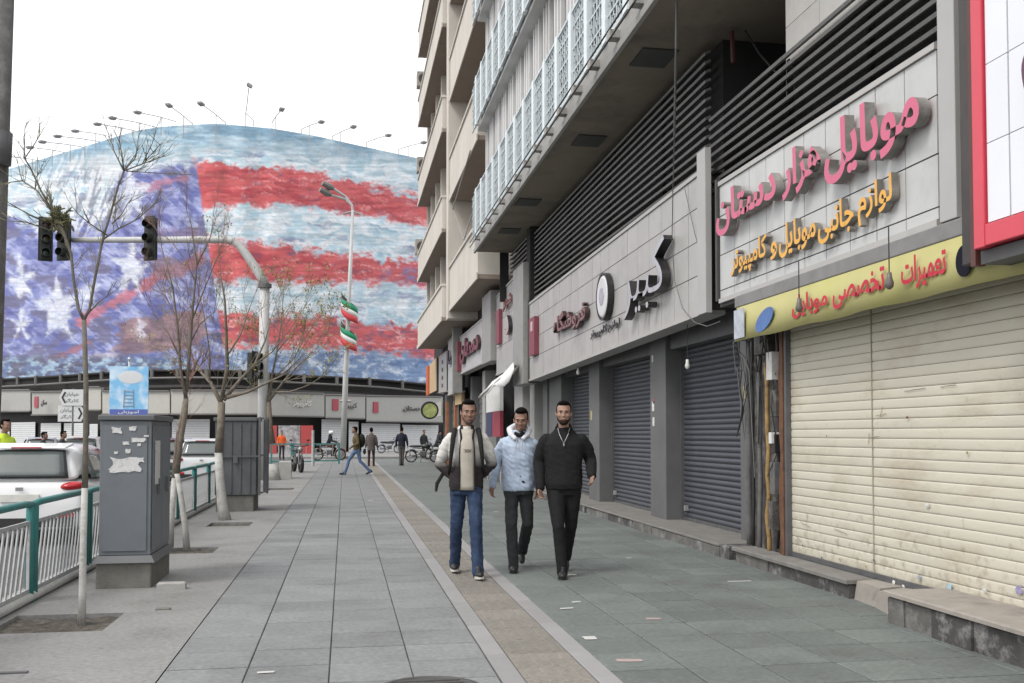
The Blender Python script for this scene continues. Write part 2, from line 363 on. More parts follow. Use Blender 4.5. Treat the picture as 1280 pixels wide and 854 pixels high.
# ------------------------------------------------------------------ the building with the huge painted banner
TX = [-60, 0, 60, 130, 200, 260, 330, 400, 460, 530, 600]
TD = [95, 87.5, 81.5, 77.6, 75.6, 75, 76, 79, 83, 89, 96]
TT = [(-60, 237), (-20, 222), (12, 211), (84, 189.5), (126, 177), (168, 164), (198, 159), (230, 156.5), (255, 155.3), (273, 154.7), (340, 160.7), (390, 169), (453, 183), (523, 198), (600, 216)]
TB = [(-60, 478), (0, 474), (40, 472), (80, 469.5), (130, 466), (180, 463.5), (240, 462.5), (300, 463.5), (348, 468), (400, 470.5), (440, 472.5), (480, 475), (530, 480), (600, 488)]
def Dx(x): return float(np.interp(x, TX, TD)) if True else 0
_sx = np.arange(-60, 601, 1.0); _sd = np.interp(_sx, TX, TD)
for _ in range(3): _sd = np.convolve(np.pad(_sd, 20, mode='edge'), np.ones(41) / 41, 'valid')
_tt = np.interp(_sx, [a for a, _ in TT], [c for _, c in TT]); _tb = np.interp(_sx, [a for a, _ in TB], [c for _, c in TB])
for _ in range(2):
    _tt = np.convolve(np.pad(_tt, 5, mode='edge'), np.ones(11) / 11, 'valid'); _tb = np.convolve(np.pad(_tb, 6, mode='edge'), np.ones(13) / 13, 'valid')
def Dx(x): return float(np.interp(x, _sx, _sd))
def vnoise(X, Y, seed):
    rs = np.random.RandomState(seed); G = rs.rand(256, 256)
    xi = np.floor(X).astype(int); yi = np.floor(Y).astype(int); fx = X - xi; fy = Y - yi
    fx = fx * fx * (3 - 2 * fx); fy = fy * fy * (3 - 2 * fy); g = lambda a, c: G[a % 256, c % 256]
    return (g(xi, yi) * (1 - fx) + g(xi + 1, yi) * fx) * (1 - fy) + (g(xi, yi + 1) * (1 - fx) + g(xi + 1, yi + 1) * fx) * fy
def fbm(X, Y, seed, o=5):
    s = 0; a = .5; t = 0
    for k in range(o): s = s + a * vnoise(X * 2 ** k + 13.7 * k, Y * 2 ** k + 7.1 * k, seed + k); t += a; a *= .55
    return s / t
def painting(X, Y):
    """colour of the flat print at banner coordinates X 0..540, Y 150..480 (sRGB 0..255)"""
    c = lambda *a: np.array(a, float)
    def mix(A, B, t): t = np.clip(t, 0, 1)[..., None]; return A * (1 - t) + B * t
    sm = lambda a, e0, e1: np.clip((a - e0) / (e1 - e0), 0, 1) ** 2 * (3 - 2 * np.clip((a - e0) / (e1 - e0), 0, 1))
    wx = (fbm(X / 30, Y / 22, 3) - .5) * 26; wy = (fbm(X / 30, Y / 22, 11) - .5) * 22
    st = fbm((X + wx) / 30 + Y / 40, (Y + wy - X * .12) / 5.5, 21)          # long drifting strokes
    fn = fbm((X) / 5, Y / 2.6, 31); fo = fbm((X + wx) / 11, (Y + wy) / 8, 41, 6); sp = fbm(X / 2.2, Y / 1.9, 57, 2)
    C = mix(np.broadcast_to(c(176, 206, 220), X.shape + (3,)), c(228, 234, 239), (fo - .30) * 3.6 + (st - .5) * 1.6)
    C = mix(C, c(140, 180, 200), (st - .60) * 5); C = mix(C, c(128, 140, 172), (fbm((X + wx * 2) / 40, (Y + wy) / 7, 161) - .62) * 5)
    top = sm(-(Y - 150 - np.interp(X, [0, 250, 540], [66, 32, 52])), -16, 18)                      # deeper sea along the top edge
    C = mix(C, mix(np.broadcast_to(c(116, 158, 186), X.shape + (3,)), c(186, 210, 221), (st - .42) * 3.2), top * .88)
    low = sm(Y, 428, 446) * (X > 225)
    C = mix(C, mix(np.broadcast_to(c(108, 138, 184), X.shape + (3,)), c(196, 210, 226), (fo - .45) * 5 + (fn - .5)), low * .95)
    C = mix(C, c(72, 98, 150), low * (st - .56) * 5); 
    # red bands right of the blue field
    def band(t, bt, k, C):
        yt = np.interp(X, [200, 300, 400, 470, 540], t); yb = np.interp(X, [200, 300, 400, 470, 540], bt)
        e = (fo - .5) * 26 + (fn - .5) * 12
        mk = sm(Y - yt + e, -3, 5) * sm(yb - Y + e * .8, -3, 6)
        rd = mix(np.broadcast_to(c(212, 84, 86), X.shape + (3,)), c(178, 54, 62), (st - .45) * 4); rd = mix(rd, c(232, 150, 150), (sp - .64) * 2.0 + (fbm((X + wx) / 16, (Y + wy - X * .1) / 3.4, 171) - .56) * 7 * k)
        rd = mix(rd, c(140, 74, 100), (fbm(X / 14, Y / 5, 77) - .62) * 6 * k)
        return mix(C, rd, mk)
    CB = C.copy(); C = band([204, 206, 218, 234, 250], [272, 256, 262, 272, 288], .6, C); C = band([294, 300, 312, 322, 332], [352, 351, 355, 354, 360], 1.0, C)
    C = band([388, 395, 398, 404, 410], [428, 434, 436, 440, 450], 1.3, C)
    C = mix(C, c(222, 140, 96), sm(-np.hypot((X - 268) / 30, (Y - 428) / 7), -1.2, -.5) * .8)
    pu = sm(-np.hypot((X - 512) / 40, (Y - 345) / 13), -1.2, -.4) * sm(fo, .42, .6); C = mix(C, c(120, 112, 165), pu * .8)
    C = mix(CB, C, sm(X, 236, 250))
    # blue-violet field of the left, with a ragged slanting right edge
    edge = 246 + (Y - 208) * .148 + (fn - .5) * 3
    ftop = np.interp(X, [0, 60, 130, 150, 250], [262, 290, 262, 212, 206]) + (fo - .5) * 26
    f = sm(edge - X, -1, 2) * sm(Y - ftop, -5, 9)
    bl = mix(np.broadcast_to(c(92, 100, 166), X.shape + (3,)), c(148, 155, 206), (fo - .40) * 4)
    dg = fbm((X * .8 + Y * .6) / 30, (Y * .8 - X * .6) / 6, 91); bl = mix(bl, c(176, 184, 224), (dg - .57) * 5); bl = mix(bl, c(78, 80, 150), (dg - .40) * -5)
    bl = mix(bl, c(96, 92, 128), sm(fbm(X / 26, Y / 14, 63), .54, .64) * .85)
    for (x0, y0, x1, y1, wd, cc) in [(100, 402, 190, 352, 9, c(196, 96, 112)), (175, 236, 232, 222, 7, c(176, 108, 136)), (196, 345, 250, 326, 12, c(170, 92, 104)), (58, 452, 110, 428, 5, c(150, 84, 96)), (180, 300, 245, 290, 8, c(128, 112, 160)), (110, 446, 200, 438, 6, c(190, 170, 180))]:
        t = np.clip(((X - x0) * (x1 - x0) + (Y - y0) * (y1 - y0)) / ((x1 - x0) ** 2 + (y1 - y0) ** 2), 0, 1); d = np.hypot(X - x0 - t * (x1 - x0), Y - y0 - t * (y1 - y0))
        bl = mix(bl, cc, sm(-d + (fo - .5) * 18, -wd, -wd * .3) * .8)
    dk = sm(-np.maximum(abs((X - 200) / 58), abs((Y - 418 + (X - 200) * .14) / 24)) + (fo - .5) * .5, -1.0, -.85); bl = mix(bl, mix(np.broadcast_to(c(112, 86, 100), X.shape + (3,)), c(144, 110, 116), (fo - .4) * 4), dk * .95)
    dk = sm(-np.hypot((X - 210) / 26, (Y - 334) / 15) + (fo - .5), -1, -.7); bl = mix(bl, c(128, 100, 116), dk * .7)
    def burst(cx, cy, rad, n, ph, bl):                # ragged white paint burst
        an = np.arctan2((Y - cy) / 1.5, X - cx); rr = np.hypot(X - cx, (Y - cy) / 1.5); sec = 2 * math.pi / 5; u_ = np.abs(((an + math.pi / 2 + ph) % sec) - sec / 2); r0 = rad * .46 / np.maximum(.30, np.cos(sec / 2 - u_ + .0) * .46 + (sec / 2 - u_) * 1.15) * (.8 + .4 * fo)
        return mix(bl, mix(np.broadcast_to(c(226, 230, 238), X.shape + (3,)), c(188, 198, 222), (fn - .42) * 3), sm(r0 - rr + (fn - .5) * 9 + (fo - .5) * 14, -5, 6) * .9)
    for q in [(164, 246, 27, 5, .1), (164, 338, 25, 5, -.1), (72, 388, 30, 5, .05), (28, 352, 19, 5, .2), (26, 406, 17, 5, 0), (110, 366, 13, 5, .1), (176, 412, 7, 5, .3)]: bl = burst(*q, bl)
    C = mix(C, bl, f)
    # grey-white upright dashes above the field on the left
    g = sm(-np.hypot((X - 105) / 60, (Y - 240) / 58), -1.15, -.6) * sm(fbm((X + Y * .4) / 3.2, Y / 17, 101), .47, .58)
    C = mix(C, c(222, 226, 230), g * .95); g2 = sm(-np.hypot((X - 110) / 55, (Y - 250) / 46), -1.15, -.6) * sm(fbm((X + Y * .35) / 3.4, Y / 15, 111), .52, .62); C = mix(C, c(132, 138, 156), g2 * .8)
    lf = sm(-Y + 478, 0, 1) * sm(Y, 440, 452) * (X < 235)
    C = mix(C, mix(np.broadcast_to(c(84, 104, 142), X.shape + (3,)), c(158, 192, 208), (fbm(X / 7, Y / 5, 121) - .42) * 5), lf * .85); C = mix(C, c(72, 66, 92), lf * sm(fbm(X / 10, Y / 6, 131), .54, .64) * .8)
    C = mix(C, c(92, 94, 126), (sp < .33) * sm(Y, 330, 460) * .3)
    g_ = C.mean(-1, keepdims=True); C = g_ + (C - g_) * .93; C = mix(C, c(208, 212, 220), np.full(X.shape, .11)); C = C * (1 + ((fbm(X / 34, Y / 2.2, 141) - .5) * .30 + (fbm(X / 9, Y / 1.6, 151) - .5) * .22)[..., None])  # whole print faded and mixed paler: distance haze put into its colours
    return C
ban = thing('bannered_building', 'big rounded building wrapped in a painted banner with red stripes and a blue field', 'building', at(250, 566, D=80))
gx = np.linspace(-40, 560, 500); gy = np.linspace(0, 1, 250); V = []; Cc = []
XX, TT_ = np.meshgrid(gx, gy)
top_y = np.interp(gx, _sx, _tt); bot_y = np.interp(gx, _sx, _tb); YY = top_y[None, :] * (1 - TT_) + bot_y[None, :] * TT_
PC = painting(XX, YY) / 255.0; PL = np.where(PC <= .04045, PC / 12.92, ((PC + .055) / 1.055) ** 2.4) * 0.93
for j in range(250):
    for i in range(500): V.append(at(gx[i], YY[j, i], D=Dx(gx[i]) + .12 * math.sin(gx[i] * .16)))
b = MB(); b.add(V, [(j * 500 + i, j * 500 + i + 1, (j + 1) * 500 + i + 1, (j + 1) * 500 + i) for j in range(249) for i in range(499)])
o = b.build('banner', attr_mat('banner_print', .75), ban, smooth=True)
ca = o.data.color_attributes.new('Col', 'FLOAT_COLOR', 'POINT'); A = np.ones((125000, 4), np.float32); A[:, :3] = PL.reshape(-1, 3); ca.data.foreach_set('color', A.ravel())
# body behind the banner
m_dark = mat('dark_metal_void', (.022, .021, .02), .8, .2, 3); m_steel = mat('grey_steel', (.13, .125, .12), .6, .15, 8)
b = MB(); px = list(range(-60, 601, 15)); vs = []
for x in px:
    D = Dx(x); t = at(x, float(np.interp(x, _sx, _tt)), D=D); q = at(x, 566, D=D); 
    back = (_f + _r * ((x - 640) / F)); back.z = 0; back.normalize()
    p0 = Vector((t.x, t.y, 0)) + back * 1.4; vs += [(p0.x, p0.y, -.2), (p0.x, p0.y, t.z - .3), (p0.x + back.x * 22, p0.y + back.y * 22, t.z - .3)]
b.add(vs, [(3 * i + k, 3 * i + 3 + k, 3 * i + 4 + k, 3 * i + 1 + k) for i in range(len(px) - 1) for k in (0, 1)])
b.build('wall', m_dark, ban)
# horizontal beams and posts of the banner frame below the banner
def rail_on(dy, r, dd, name, m, x0=-60, x1=600, step=12):
    b = MB(); b.tube([at(x, float(np.interp(x, _sx, _tb)) + dy, D=Dx(x) - dd) for x in range(x0, x1, step)], r, 6); return b.build(name, m, ban)
rail_on(0.5, .10, .15, 'lower_rail', m_dark); rail_on(9.5, .09, .5, 'beam', m_steel); rail_on(21.5, .22, .6, 'beam', m_dark)
for x in [2, 22, 45, 76, 100, 127, 160, 190, 222, 258, 300, 335, 380, 421, 462, 503, 540]:
    y = float(np.interp(x, _sx, _tb)); D = Dx(x) - .45; b = MB(); b.tube([at(x, y - 2, D=D), at(x, y + 9, D=D)], .14, 6); b.build('frame_post', m_steel, ban)
# shop fronts below: a pale sign board each, plus a white shutter
m_board = mat('board_grey', (.34, .34, .32), .5, .05, 3); m_board2 = mat('board_cream', (.42, .41, .38), .5, .05, 3)
m_wsh = mat('far_shutter', (.55, .56, .57), .55, .05, 2); m_red = mat('emblem_red', (.33, .05, .07), .5, .1); m_ink = mat('sign_ink', (.07, .06, .06), .5); m_paleink = mat('pale_ink', (.55, .53, .5), .5)
SH = [(-30, 38, 488, 515, 'far grey shop sign board at the left edge above a pale shutter', 'فروش', 0, None), (40, 78, 490, 519, 'far shop sign board with a red emblem left of the arrow signs', 'سان', 0, 44), (110, 126, 484, 513, 'narrow far sign board right of the arrow signs', None, 1, None),
      (128, 212, 489, 518, 'long far pale sign board behind the grey utility cabinet', None, 1, None), (214, 330, 488, 518, 'long far pale sign board behind the bare trees', None, 1, None),
      (334, 405, 491, 520, 'far sign board with pale lettering right of the traffic pole', 'کامپیوتر', 0, None), (407, 456, 493.5, 522.5, 'far sign board with a red emblem crossed by the lamp post', 'کبیر', 0, 415), (458, 552, 495, 527, 'far sign board with a red emblem and dark script beside the right buildings', 'دستان', 0, 466)]
for i, (x0, x1, y0, y1, lab, tx, mk, em) in enumerate(SH):
    n = 6; b = MB(); D0 = lambda x: Dx(x) - 1.6
    fr = [at(x0 + (x1 - x0) * k / n, y0 + (k / n) * (1.2 if x0 > 330 else -.6 if x0 < 110 else 0), D=D0(x0 + (x1 - x0) * k / n)) for k in range(n + 1)]
    lo = [at(x0 + (x1 - x0) * k / n, y1 + (k / n) * (1.2 if x0 > 330 else -.6 if x0 < 110 else 0), D=D0(x0 + (x1 - x0) * k / n)) for k in range(n + 1)]
    bk = Vector((0.3, .95, 0)) * .5; t = thing('shop_sign', lab, 'sign', lo[n // 2], 'signs of the far row of shops')
    for k in range(n): b.hexa([lo[k], lo[k + 1], lo[k + 1] + bk, lo[k] + bk, fr[k], fr[k + 1], fr[k + 1] + bk, fr[k] + bk])
    b.build('board', (m_board, m_board2)[mk], t)
    b = MB(); b.tube([v - bk * .2 for v in lo], .07, 5); b.tube([v - bk * .2 for v in fr], .07, 5); b.build('trim', m_steel, t)
    ux = (fr[-1] - fr[0]); ux.z = 0; ux.normalize(); un = Vector((ux.y, -ux.x, 0)); hgt = fr[0].z - lo[0].z
    if em:
        p = at(em, (y0 + y1) / 2 + 5, D=D0(em)) + un * .1; b = MB(); ee = [p, p + ux * .6, p + ux * .6 + Vector((0, 0, .9)), p + Vector((0, 0, .9))]
        b.hexa(ee[:2] + [ee[1] - un * .2, ee[0] - un * .2] + [ee[3], ee[2], ee[2] - un * .2, ee[3] - un * .2]); b.build('emblem', m_red, t)
    if tx:
        wd = (x1 - x0) * .055 * .42; p = at(x0 + (x1 - x0) * (.45 if em else .4), (y0 + y1) / 2 + 4, D=D0(x0 + (x1 - x0) * .5)) + un * .35
        put_text('lettering', tx, m_paleink if i == 5 else m_ink, t, p, wd, .55, .06, ux, (0, 0, 1), un)
    # shutters under it
for i, (x0, x1, y0, c) in enumerate([(-30, 12, 530, 0), (14, 44, 528, 0), (51, 76, 529, 0), (80, 104, 529, 0), (112, 122, 530, 0), (215, 262, 524, 0), (402, 432, 524, 0), (436, 448, 527, 0), (452, 500, 529, 0), (503, 548, 531, 0), (560, 600, 531, 0)]):
    D = Dx((x0 + x1) / 2) - .5; a, c2 = at(x0, y0, D=Dx(x0) - .5), at(x1, y0, D=Dx(x1) - .5); n = 14; b = MB()
    for k in range(n):
        z0 = -.01 + (a.z + .01) * k / n; z1 = z0 + (a.z + .01) / n * .93
        b.hexa([(a.x, a.y, z0), (c2.x, c2.y, z0), (c2.x, c2.y + .15, z0), (a.x, a.y + .15, z0), (a.x, a.y + .03, z1), (c2.x, c2.y + .03, z1), (c2.x, c2.y + .15, z1), (a.x, a.y + .15, z1)])
    b.build('roller_shutter', m_wsh, ban)
m_rd = mat('kiosk_red', (.38, .05, .05), .5, .1); m_pst = mat('poster_mix', (.3, .29, .3), .6, .7, 3)
for x0, x1, mm in ((337, 346, m_rd), (348, 375, m_pst), (376, 391, m_rd)):
    a, c2 = at(x0, 532, D=73), at(x1, 532, D=73); b = MB(); b.box(a.x, c2.x, a.y, a.y + .4, -.01, a.z); b.build('window_display', mm, ban)
# floodlights along the roof edge
m_arm = mat('lamp_arm', (.30, .29, .28), .5, .1); m_head = mat('lamp_head', (.22, .22, .22), .5, .1)
FL = [((13, 196), (60, 203)), ((40, 184.6), (83, 191)), ((56, 177.6), (110, 185)), ((75, 170.6), (128, 177.8)), ((96.5, 164), (136, 170.5)), ((124.6, 155.5), (170, 164)), ((143.6, 148), (195, 159)), ((174.7, 141), (220, 152)), ((213, 133), (241, 155)),
      ((253, 131), (282, 153.5)), ((351.5, 137.6), (340, 153)), ((400.4, 152.7), (377, 161.5)), ((440.5, 159), (415.4, 170.5)), ((484, 169.5), (458, 178)), ((528, 178.5), (498, 187))]
ordn = ['leftmost', 'second', 'third', 'fourth', 'fifth', 'sixth', 'seventh', 'eighth', 'ninth', 'tenth', 'eleventh', 'twelfth', 'thirteenth', 'fourteenth', 'rightmost']
def flood(hd, bs, lab, post=None):
    D = Dx(bs[0]) + .5; base = at(bs[0], bs[1], D=D); head = at(hd[0], hd[1], D=D - 3.2); ped = base.copy(); ped.z -= 1.2
    t = thing('floodlight', lab, 'floodlight', ped, 'floodlights along the roof edge of the bannered building')
    mid = base.lerp(head, .42); foot = mid.copy(); foot.z = ped.z - .3; b = MB(); b.tube([ped, base, base.lerp(head, .5) + Vector((0, 0, .05)), head], .034, 5); b.build('arm', m_arm, t)
    b = MB(); b.tube([foot, mid], .03, 5); b.build('strut', m_arm, t)
    d = (head - base).normalized(); b = MB(); sx = d.cross(Vector((0, 0, 1))).normalized(); M3 = Matrix((sx, d, sx.cross(d))).transposed()
    b.xbox(head + d * .2, (.36, .5, .13), M3); b.xbox(head + d * .2 - M3.col[2] * .1, (.28, .4, .07), M3); b.build('lamp', m_head, t)
for i, (h, s_) in enumerate(FL): flood(h, s_, 'roof floodlight on an angled arm, %s along the bannered roof edge' % ordn[i])
t = thing('floodlight', 'tall upright floodlight mast standing above the highest part of the banner', 'floodlight', at(312, 158, D=76), 'floodlights along the roof edge of the bannered building')
b = MB(); b.tube([at(317, 158, D=76), at(317, 151, D=76), at(307, 141.5, D=76), at(308, 138, D=75.8), at(311, 110, D=75)], .035, 5); b.tube([at(307, 141, D=76), at(307, 158, D=76)], .03, 5); b.build('arm', m_arm, t)
b = MB(); p = at(312, 107, D=75); b.xbox(p, (.38, .4, .22), Matrix.Rotation(.5, 3, 'Y')); b.build('lamp', m_head, t)
# ------------------------------------------------------------------ the right-hand buildings
XS = 4.3
m_beton = mat('w_concrete_frame', (.33, .325, .31), .8, .08, 1.2, .25, 50, dirt=(.2, .19, .175), dirt_amt=.5, dirt_scale=.9)
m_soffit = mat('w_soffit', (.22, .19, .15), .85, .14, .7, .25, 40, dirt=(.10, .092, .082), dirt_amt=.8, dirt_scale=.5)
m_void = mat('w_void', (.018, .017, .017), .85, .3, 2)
m_white = mat('w_white_facade', (.66, .66, .655), .7, .06, 2, .15, 50, dirt=(.48, .47, .455), dirt_amt=.6, dirt_scale=.7, stretch=(1, 1, .3))
m_rail = mat('railing_paint', (.50, .56, .58), .45, .10, 9, 0, dirt=(.30, .32, .32), dirt_amt=.5, dirt_scale=5)
m_shade = mat('w_painted_shade', (.07, .075, .08), .8, .3, 3)
m_slat = mat('louvre_metal', (.17, .17, .165), .5, .15, 3, 0, dirt=(.08, .078, .074), dirt_amt=.6, dirt_scale=6, rnd=.12)
m_glass = mat('dark_glass', (.03, .035, .04), .12, .2, 3)
m_pillar = mat('w_pillar_stone', (.115, .116, .117), .6, .1, 2.5, .2, 60, dirt=(.10, .10, .10), dirt_amt=.6, dirt_scale=2)
m_step = mat('w_step_stone', (.12, .115, .108), .85, .3, 5, .7, 40, dirt=(.33, .32, .3), dirt_amt=.6, dirt_scale=4)
m_stepd = mat('w_step_dark', (.06, .058, .056), .8, .3, 5, .7, 40, dirt=(.30, .29, .28), dirt_amt=.9, dirt_scale=5.5)
m_steptop = mat('w_step_top', (.185, .178, .165), .85, .15, 5, .5, 50, dirt=(.14, .13, .12), dirt_amt=.6, dirt_scale=4)
m_grsh = mat('grey_shutter', (.072, .078, .092), .45, .12, 3, 0, metal=.25, dirt=(.08, .08, .085), dirt_amt=.6, dirt_scale=2.5, rnd=.05)
m_guide = mat('shutter_guide', (.12, .12, .125), .5, .2, 6, metal=.3)

A = thing('concrete_building', 'grey building with a dark louvre band and ornate pale balcony railings above the shops', 'building', (XS, 18, 0))
YA0, YA1 = 9.62, 26.4
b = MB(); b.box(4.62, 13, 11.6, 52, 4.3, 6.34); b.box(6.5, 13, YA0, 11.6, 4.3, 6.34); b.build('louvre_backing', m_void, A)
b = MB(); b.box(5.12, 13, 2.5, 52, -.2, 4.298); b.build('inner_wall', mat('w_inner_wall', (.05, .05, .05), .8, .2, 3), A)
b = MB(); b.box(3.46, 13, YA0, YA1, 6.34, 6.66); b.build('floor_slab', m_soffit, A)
b = MB(); b.box(3.40, 3.457, YA0 - .02, YA1 + .02, 6.30, 6.40); b.box(3.43, 3.457, YA0 - .02, YA1, 6.40, 6.63); b.build('slab_fascia', m_beton, A)
bx = MB(); bx.box(0, .14, 0, .16, 0, .10); me_br = bx.mesh('bracket', m_beton)
k = 0; y = YA0 + .4
while y < YA1 - .2:
    inst(me_br, 'bracket', (3.295, y, 6.47), A); y += 1.02
b = MB(); b.box(3.44, 3.47, YA0, YA1, 6.66, 6.73); b.build('ledge', m_beton, A)
for z_ in (6.45, 6.585): b = MB(); b.tube([(3.30, YA0, z_), (3.30, YA1, z_)], .012, 5); b.build('ledge_rod', m_void, A)
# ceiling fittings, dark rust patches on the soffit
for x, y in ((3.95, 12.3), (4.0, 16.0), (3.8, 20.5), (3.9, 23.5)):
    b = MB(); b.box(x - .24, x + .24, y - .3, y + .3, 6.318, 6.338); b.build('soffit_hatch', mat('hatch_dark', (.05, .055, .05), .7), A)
# upper wall: fluted white facade with tall narrow windows
b = MB(); b.box(3.86, 13, YA0, YA1, 6.66, 17.5); b.build('upper_wall', m_white, A)
rb = MB(); rb.box(0, .14, 0, .09, 0, 10.6); me_rib = rb.mesh('fluted_rib', m_white)
wn = MB(); wn.box(0, .02, 0, .20, 0, 1.9); me_wn = wn.mesh('narrow_window', m_glass)
fr = MB(); fr.box(-.06, .0, -.05, 0, -.05, 1.95); fr.box(-.06, .0, .2, .25, -.05, 1.95); me_fr = fr.mesh('window_frame', m_beton)
y = YA0 + .1; i = 0
while y < YA1 - .1:
    if i % 4 != 3: inst(me_rib, 'fluted_rib', (3.72, y, 6.7), A)
    else:
        for z in (7.6, 10.7, 13.8):
            wdw = inst(me_wn, 'narrow_window', (3.838, y - .03, z), A)
            fo_ = bpy.data.objects.new('window_frame', me_fr); COL.objects.link(fo_); fo_.parent = wdw
    y += .255; i += 1
# one ornate railing panel (shared), 1.02 m wide
def panel_mesh():
    q = MB(); L = 1.02; H = 1.2
    for z in (0.02, .27, .62, .97, H - .03): q.box(-.014, .014, .06, L - .04, z, z + .03)
    for j in range(1, 6):
        yy = .05 + (L - .1) * j / 6; z = 0.0
        for kk in range(4):
            z0, z1 = (0.04, .29, .64, .99)[kk], (.27, .62, .97, 1.17)[kk]
            if (j + kk) % 2: q.box(-.012, .012, yy - .016, yy + .016, z0, z1)
            else:
                zc = (z0 + z1) / 2; s_ = .06
                q.box(-.01, .01, yy - s_, yy + s_, zc - s_, zc - s_ + .02); q.box(-.01, .01, yy - s_, yy + s_, zc + s_ - .02, zc + s_)
                q.box(-.01, .01, yy - s_, yy - s_ + .02, zc - s_, zc + s_); q.box(-.01, .01, yy + s_ - .02, yy + s_, zc - s_, zc + s_)
                q.box(-.01, .01, yy - .012, yy + .012, z0, zc - s_); q.box(-.01, .01, yy - .012, yy + .012, zc + s_, z1)
    return q.mesh('lattice_panel', m_rail)
me_pan = panel_mesh(); me_post = MB().box(-.05, .03, -.095, .095, -.05, 1.26).mesh('railing_post', mat('railing_post_paint', (.66, .72, .74), .45, .08, 6))
for li, z in enumerate((6.70, 9.72, 12.74)):
    X = 3.44
    hr = MB(); hr.box(X - .035, X + .035, YA0, YA1, z + 1.2, z + 1.245); hr.box(X - .02, X + .02, YA0, YA1, z - .02, z + .02)
    rl = hr.build('balcony_railing', m_rail, A)
    q = MB(); q.box(3.60, 3.62, YA0 + .02, YA1 - .02, z + .03, z + 1.12); q.build('balcony_painted_shade', m_shade, A)  # added dark sheet: paints the shaded gaps seen through the lattice
    y = YA0 + .06
    while y < YA1 - .2:
        inst(me_pan, 'lattice_panel', (X, y, z), rl); inst(me_post, 'railing_post', (X, y, z), rl); y += 1.02
    if li: q = MB(); q.box(3.5, 3.858, YA0 + .01, YA1 - .01, z - .10, z - .03); q.build('balcony_floor', m_white, A)
# louvre band: separate slats
def slats(y0, y1, z0, z1, pitch, X=4.4):
    n = int(round((z1 - z0) / pitch)); L = y1 - y0
    q = MB(); q.hexa([(0, 0, 0), (.075, 0, .035), (.075, L, .035), (0, L, 0), (-.012, 0, .030), (.063, 0, .065), (.063, L, .065), (-.012, L, .030)]); me = q.mesh('louvre_slat', m_slat)
    for i in range(n): inst(me, 'louvre_slat', (X, y0, z0 + i * pitch), A)
slats(11.62, 22.9, 4.62, 6.30, .117); slats(23.4, 26.4, 5.3, 6.30, .117)
slats(6.55, 11.5, 4.36, 5.34, .112)
for y in (7.9, 9.5, 13.6, 16.6, 19.6): b = MB(); b.box(4.5, 4.55, y, y + .05, 4.4, 5.3 if y < 10 else 6.3); b.build('louvre_stay', m_void, A)
b = MB(); b.box(4.30, 4.9, 22.92, 23.38, 4.6, 6.339); b.build('post', m_void, A)
b = MB(); b.box(4.12, 4.36, YA1 - .01, YA1 + .04, 5.0, 6.338); b.build('edge_trim', m_void, A)
# dark recess with pipes between the louvre bands
b = MB(); b.tube([(4.9, 10.3, 5.2), (4.9, 10.3, 6.33)], .05, 8); b.build('pipe', mat('pipe_grey', (.22, .22, .21), .6), A)
b = MB(); b.tube([(4.75, 11.2, 6.3), (4.8, 10.9, 5.9), (4.7, 10.2, 5.4)], .012, 5); b.build('cable', mat('cable_black', (.02, .02, .02), .6), A)
b = MB(); b.tube([(4.6, 11.25, 6.3), (4.6, 11.22, 5.9)], .03, 6); b.build('pipe', mat('pipe_red', (.07, .025, .02), .6), A)

# pillars and shutters of the shop front
pil = [(21.6, 22.9), (18.25, 19.05), (14.3, 15.06), (11.04, 11.46)]
for i, (y0, y1) in enumerate(pil):
    b = MB(); b.box(4.75, 5.11, y0, y1, .14, 3.0); o = b.build('pillar', m_pillar, A, bevel=.008)
def shutter(y0, y1, X, z0, z1, pitch, m, me, nm='roller_shutter', parent=A, lab=None):
    q = MB(); q.box(X - .06, X + .03, y0 - .05, y0, z0 - .01, z1); g0 = q.build(nm, m_guide, parent)
    if lab: g0['label'] = lab
    q = MB(); q.box(X - .06, X + .03, y1, y1 + .05, z0 - .01, z1); q.build('guide_rail', m_guide, g0)
    q = MB(); q.box(X - .22, X + .05, y0, y1, z1 - .05, z1 + .28); q.build('roller_box', m_guide, g0)
    n = int((z1 - z0) / pitch)
    for i in range(n):
        o = inst(me, 'shutter_slat', (X, y0, z0 + .04 + i * pitch), g0, rot=(0, random.uniform(-.02, .02), 0)); o.scale = (1, (y1 - y0), 1)
    q = MB(); q.box(X - .02, X + .01, y0, y1, z0 + .0, z0 + .045); q.build('bottom_bar', m_guide, g0)
    return g0
def slat_mesh(p, d, m, nm='shutter_slat', n=6, flat=0.0):
    q = MB(); pts = []
    for i in range(n + 1):
        t = i / n; zz = p * t * .96
        pts.append((-d * (math.sin(math.pi * t) ** (.8 if not flat else flat)), zz))
    poly = pts + [(.008, p * .96), (.008, 0)]
    q.add([(a, 0, c) for a, c in poly] + [(a, 1, c) for a, c in poly], [(i, (i + 1) % len(poly), len(poly) + (i + 1) % len(poly), len(poly) + i) for i in range(len(poly))])
    return q.mesh(nm, m)
me_gs = slat_mesh(.076, .020, m_grsh)
for i, (y0, y1) in enumerate([(11.52, 14.24), (15.16, 18.16), (19.16, 21.5)]):
    g = shutter(y0, y1, 5.03, .15, 2.74, .076, m_grsh, me_gs)
    q = MB(); q.xbox((4.985, y1 - .16, .33), (.05, .06, .08)); q.build('padlock', mat('padlock_steel', (.5, .5, .48), .4, metal=.6), g)
b = MB(); b.box(4.55, 5.11, 11.0, 23.2, 2.98, 3.1); b.build('sign_soffit', m_void, A)
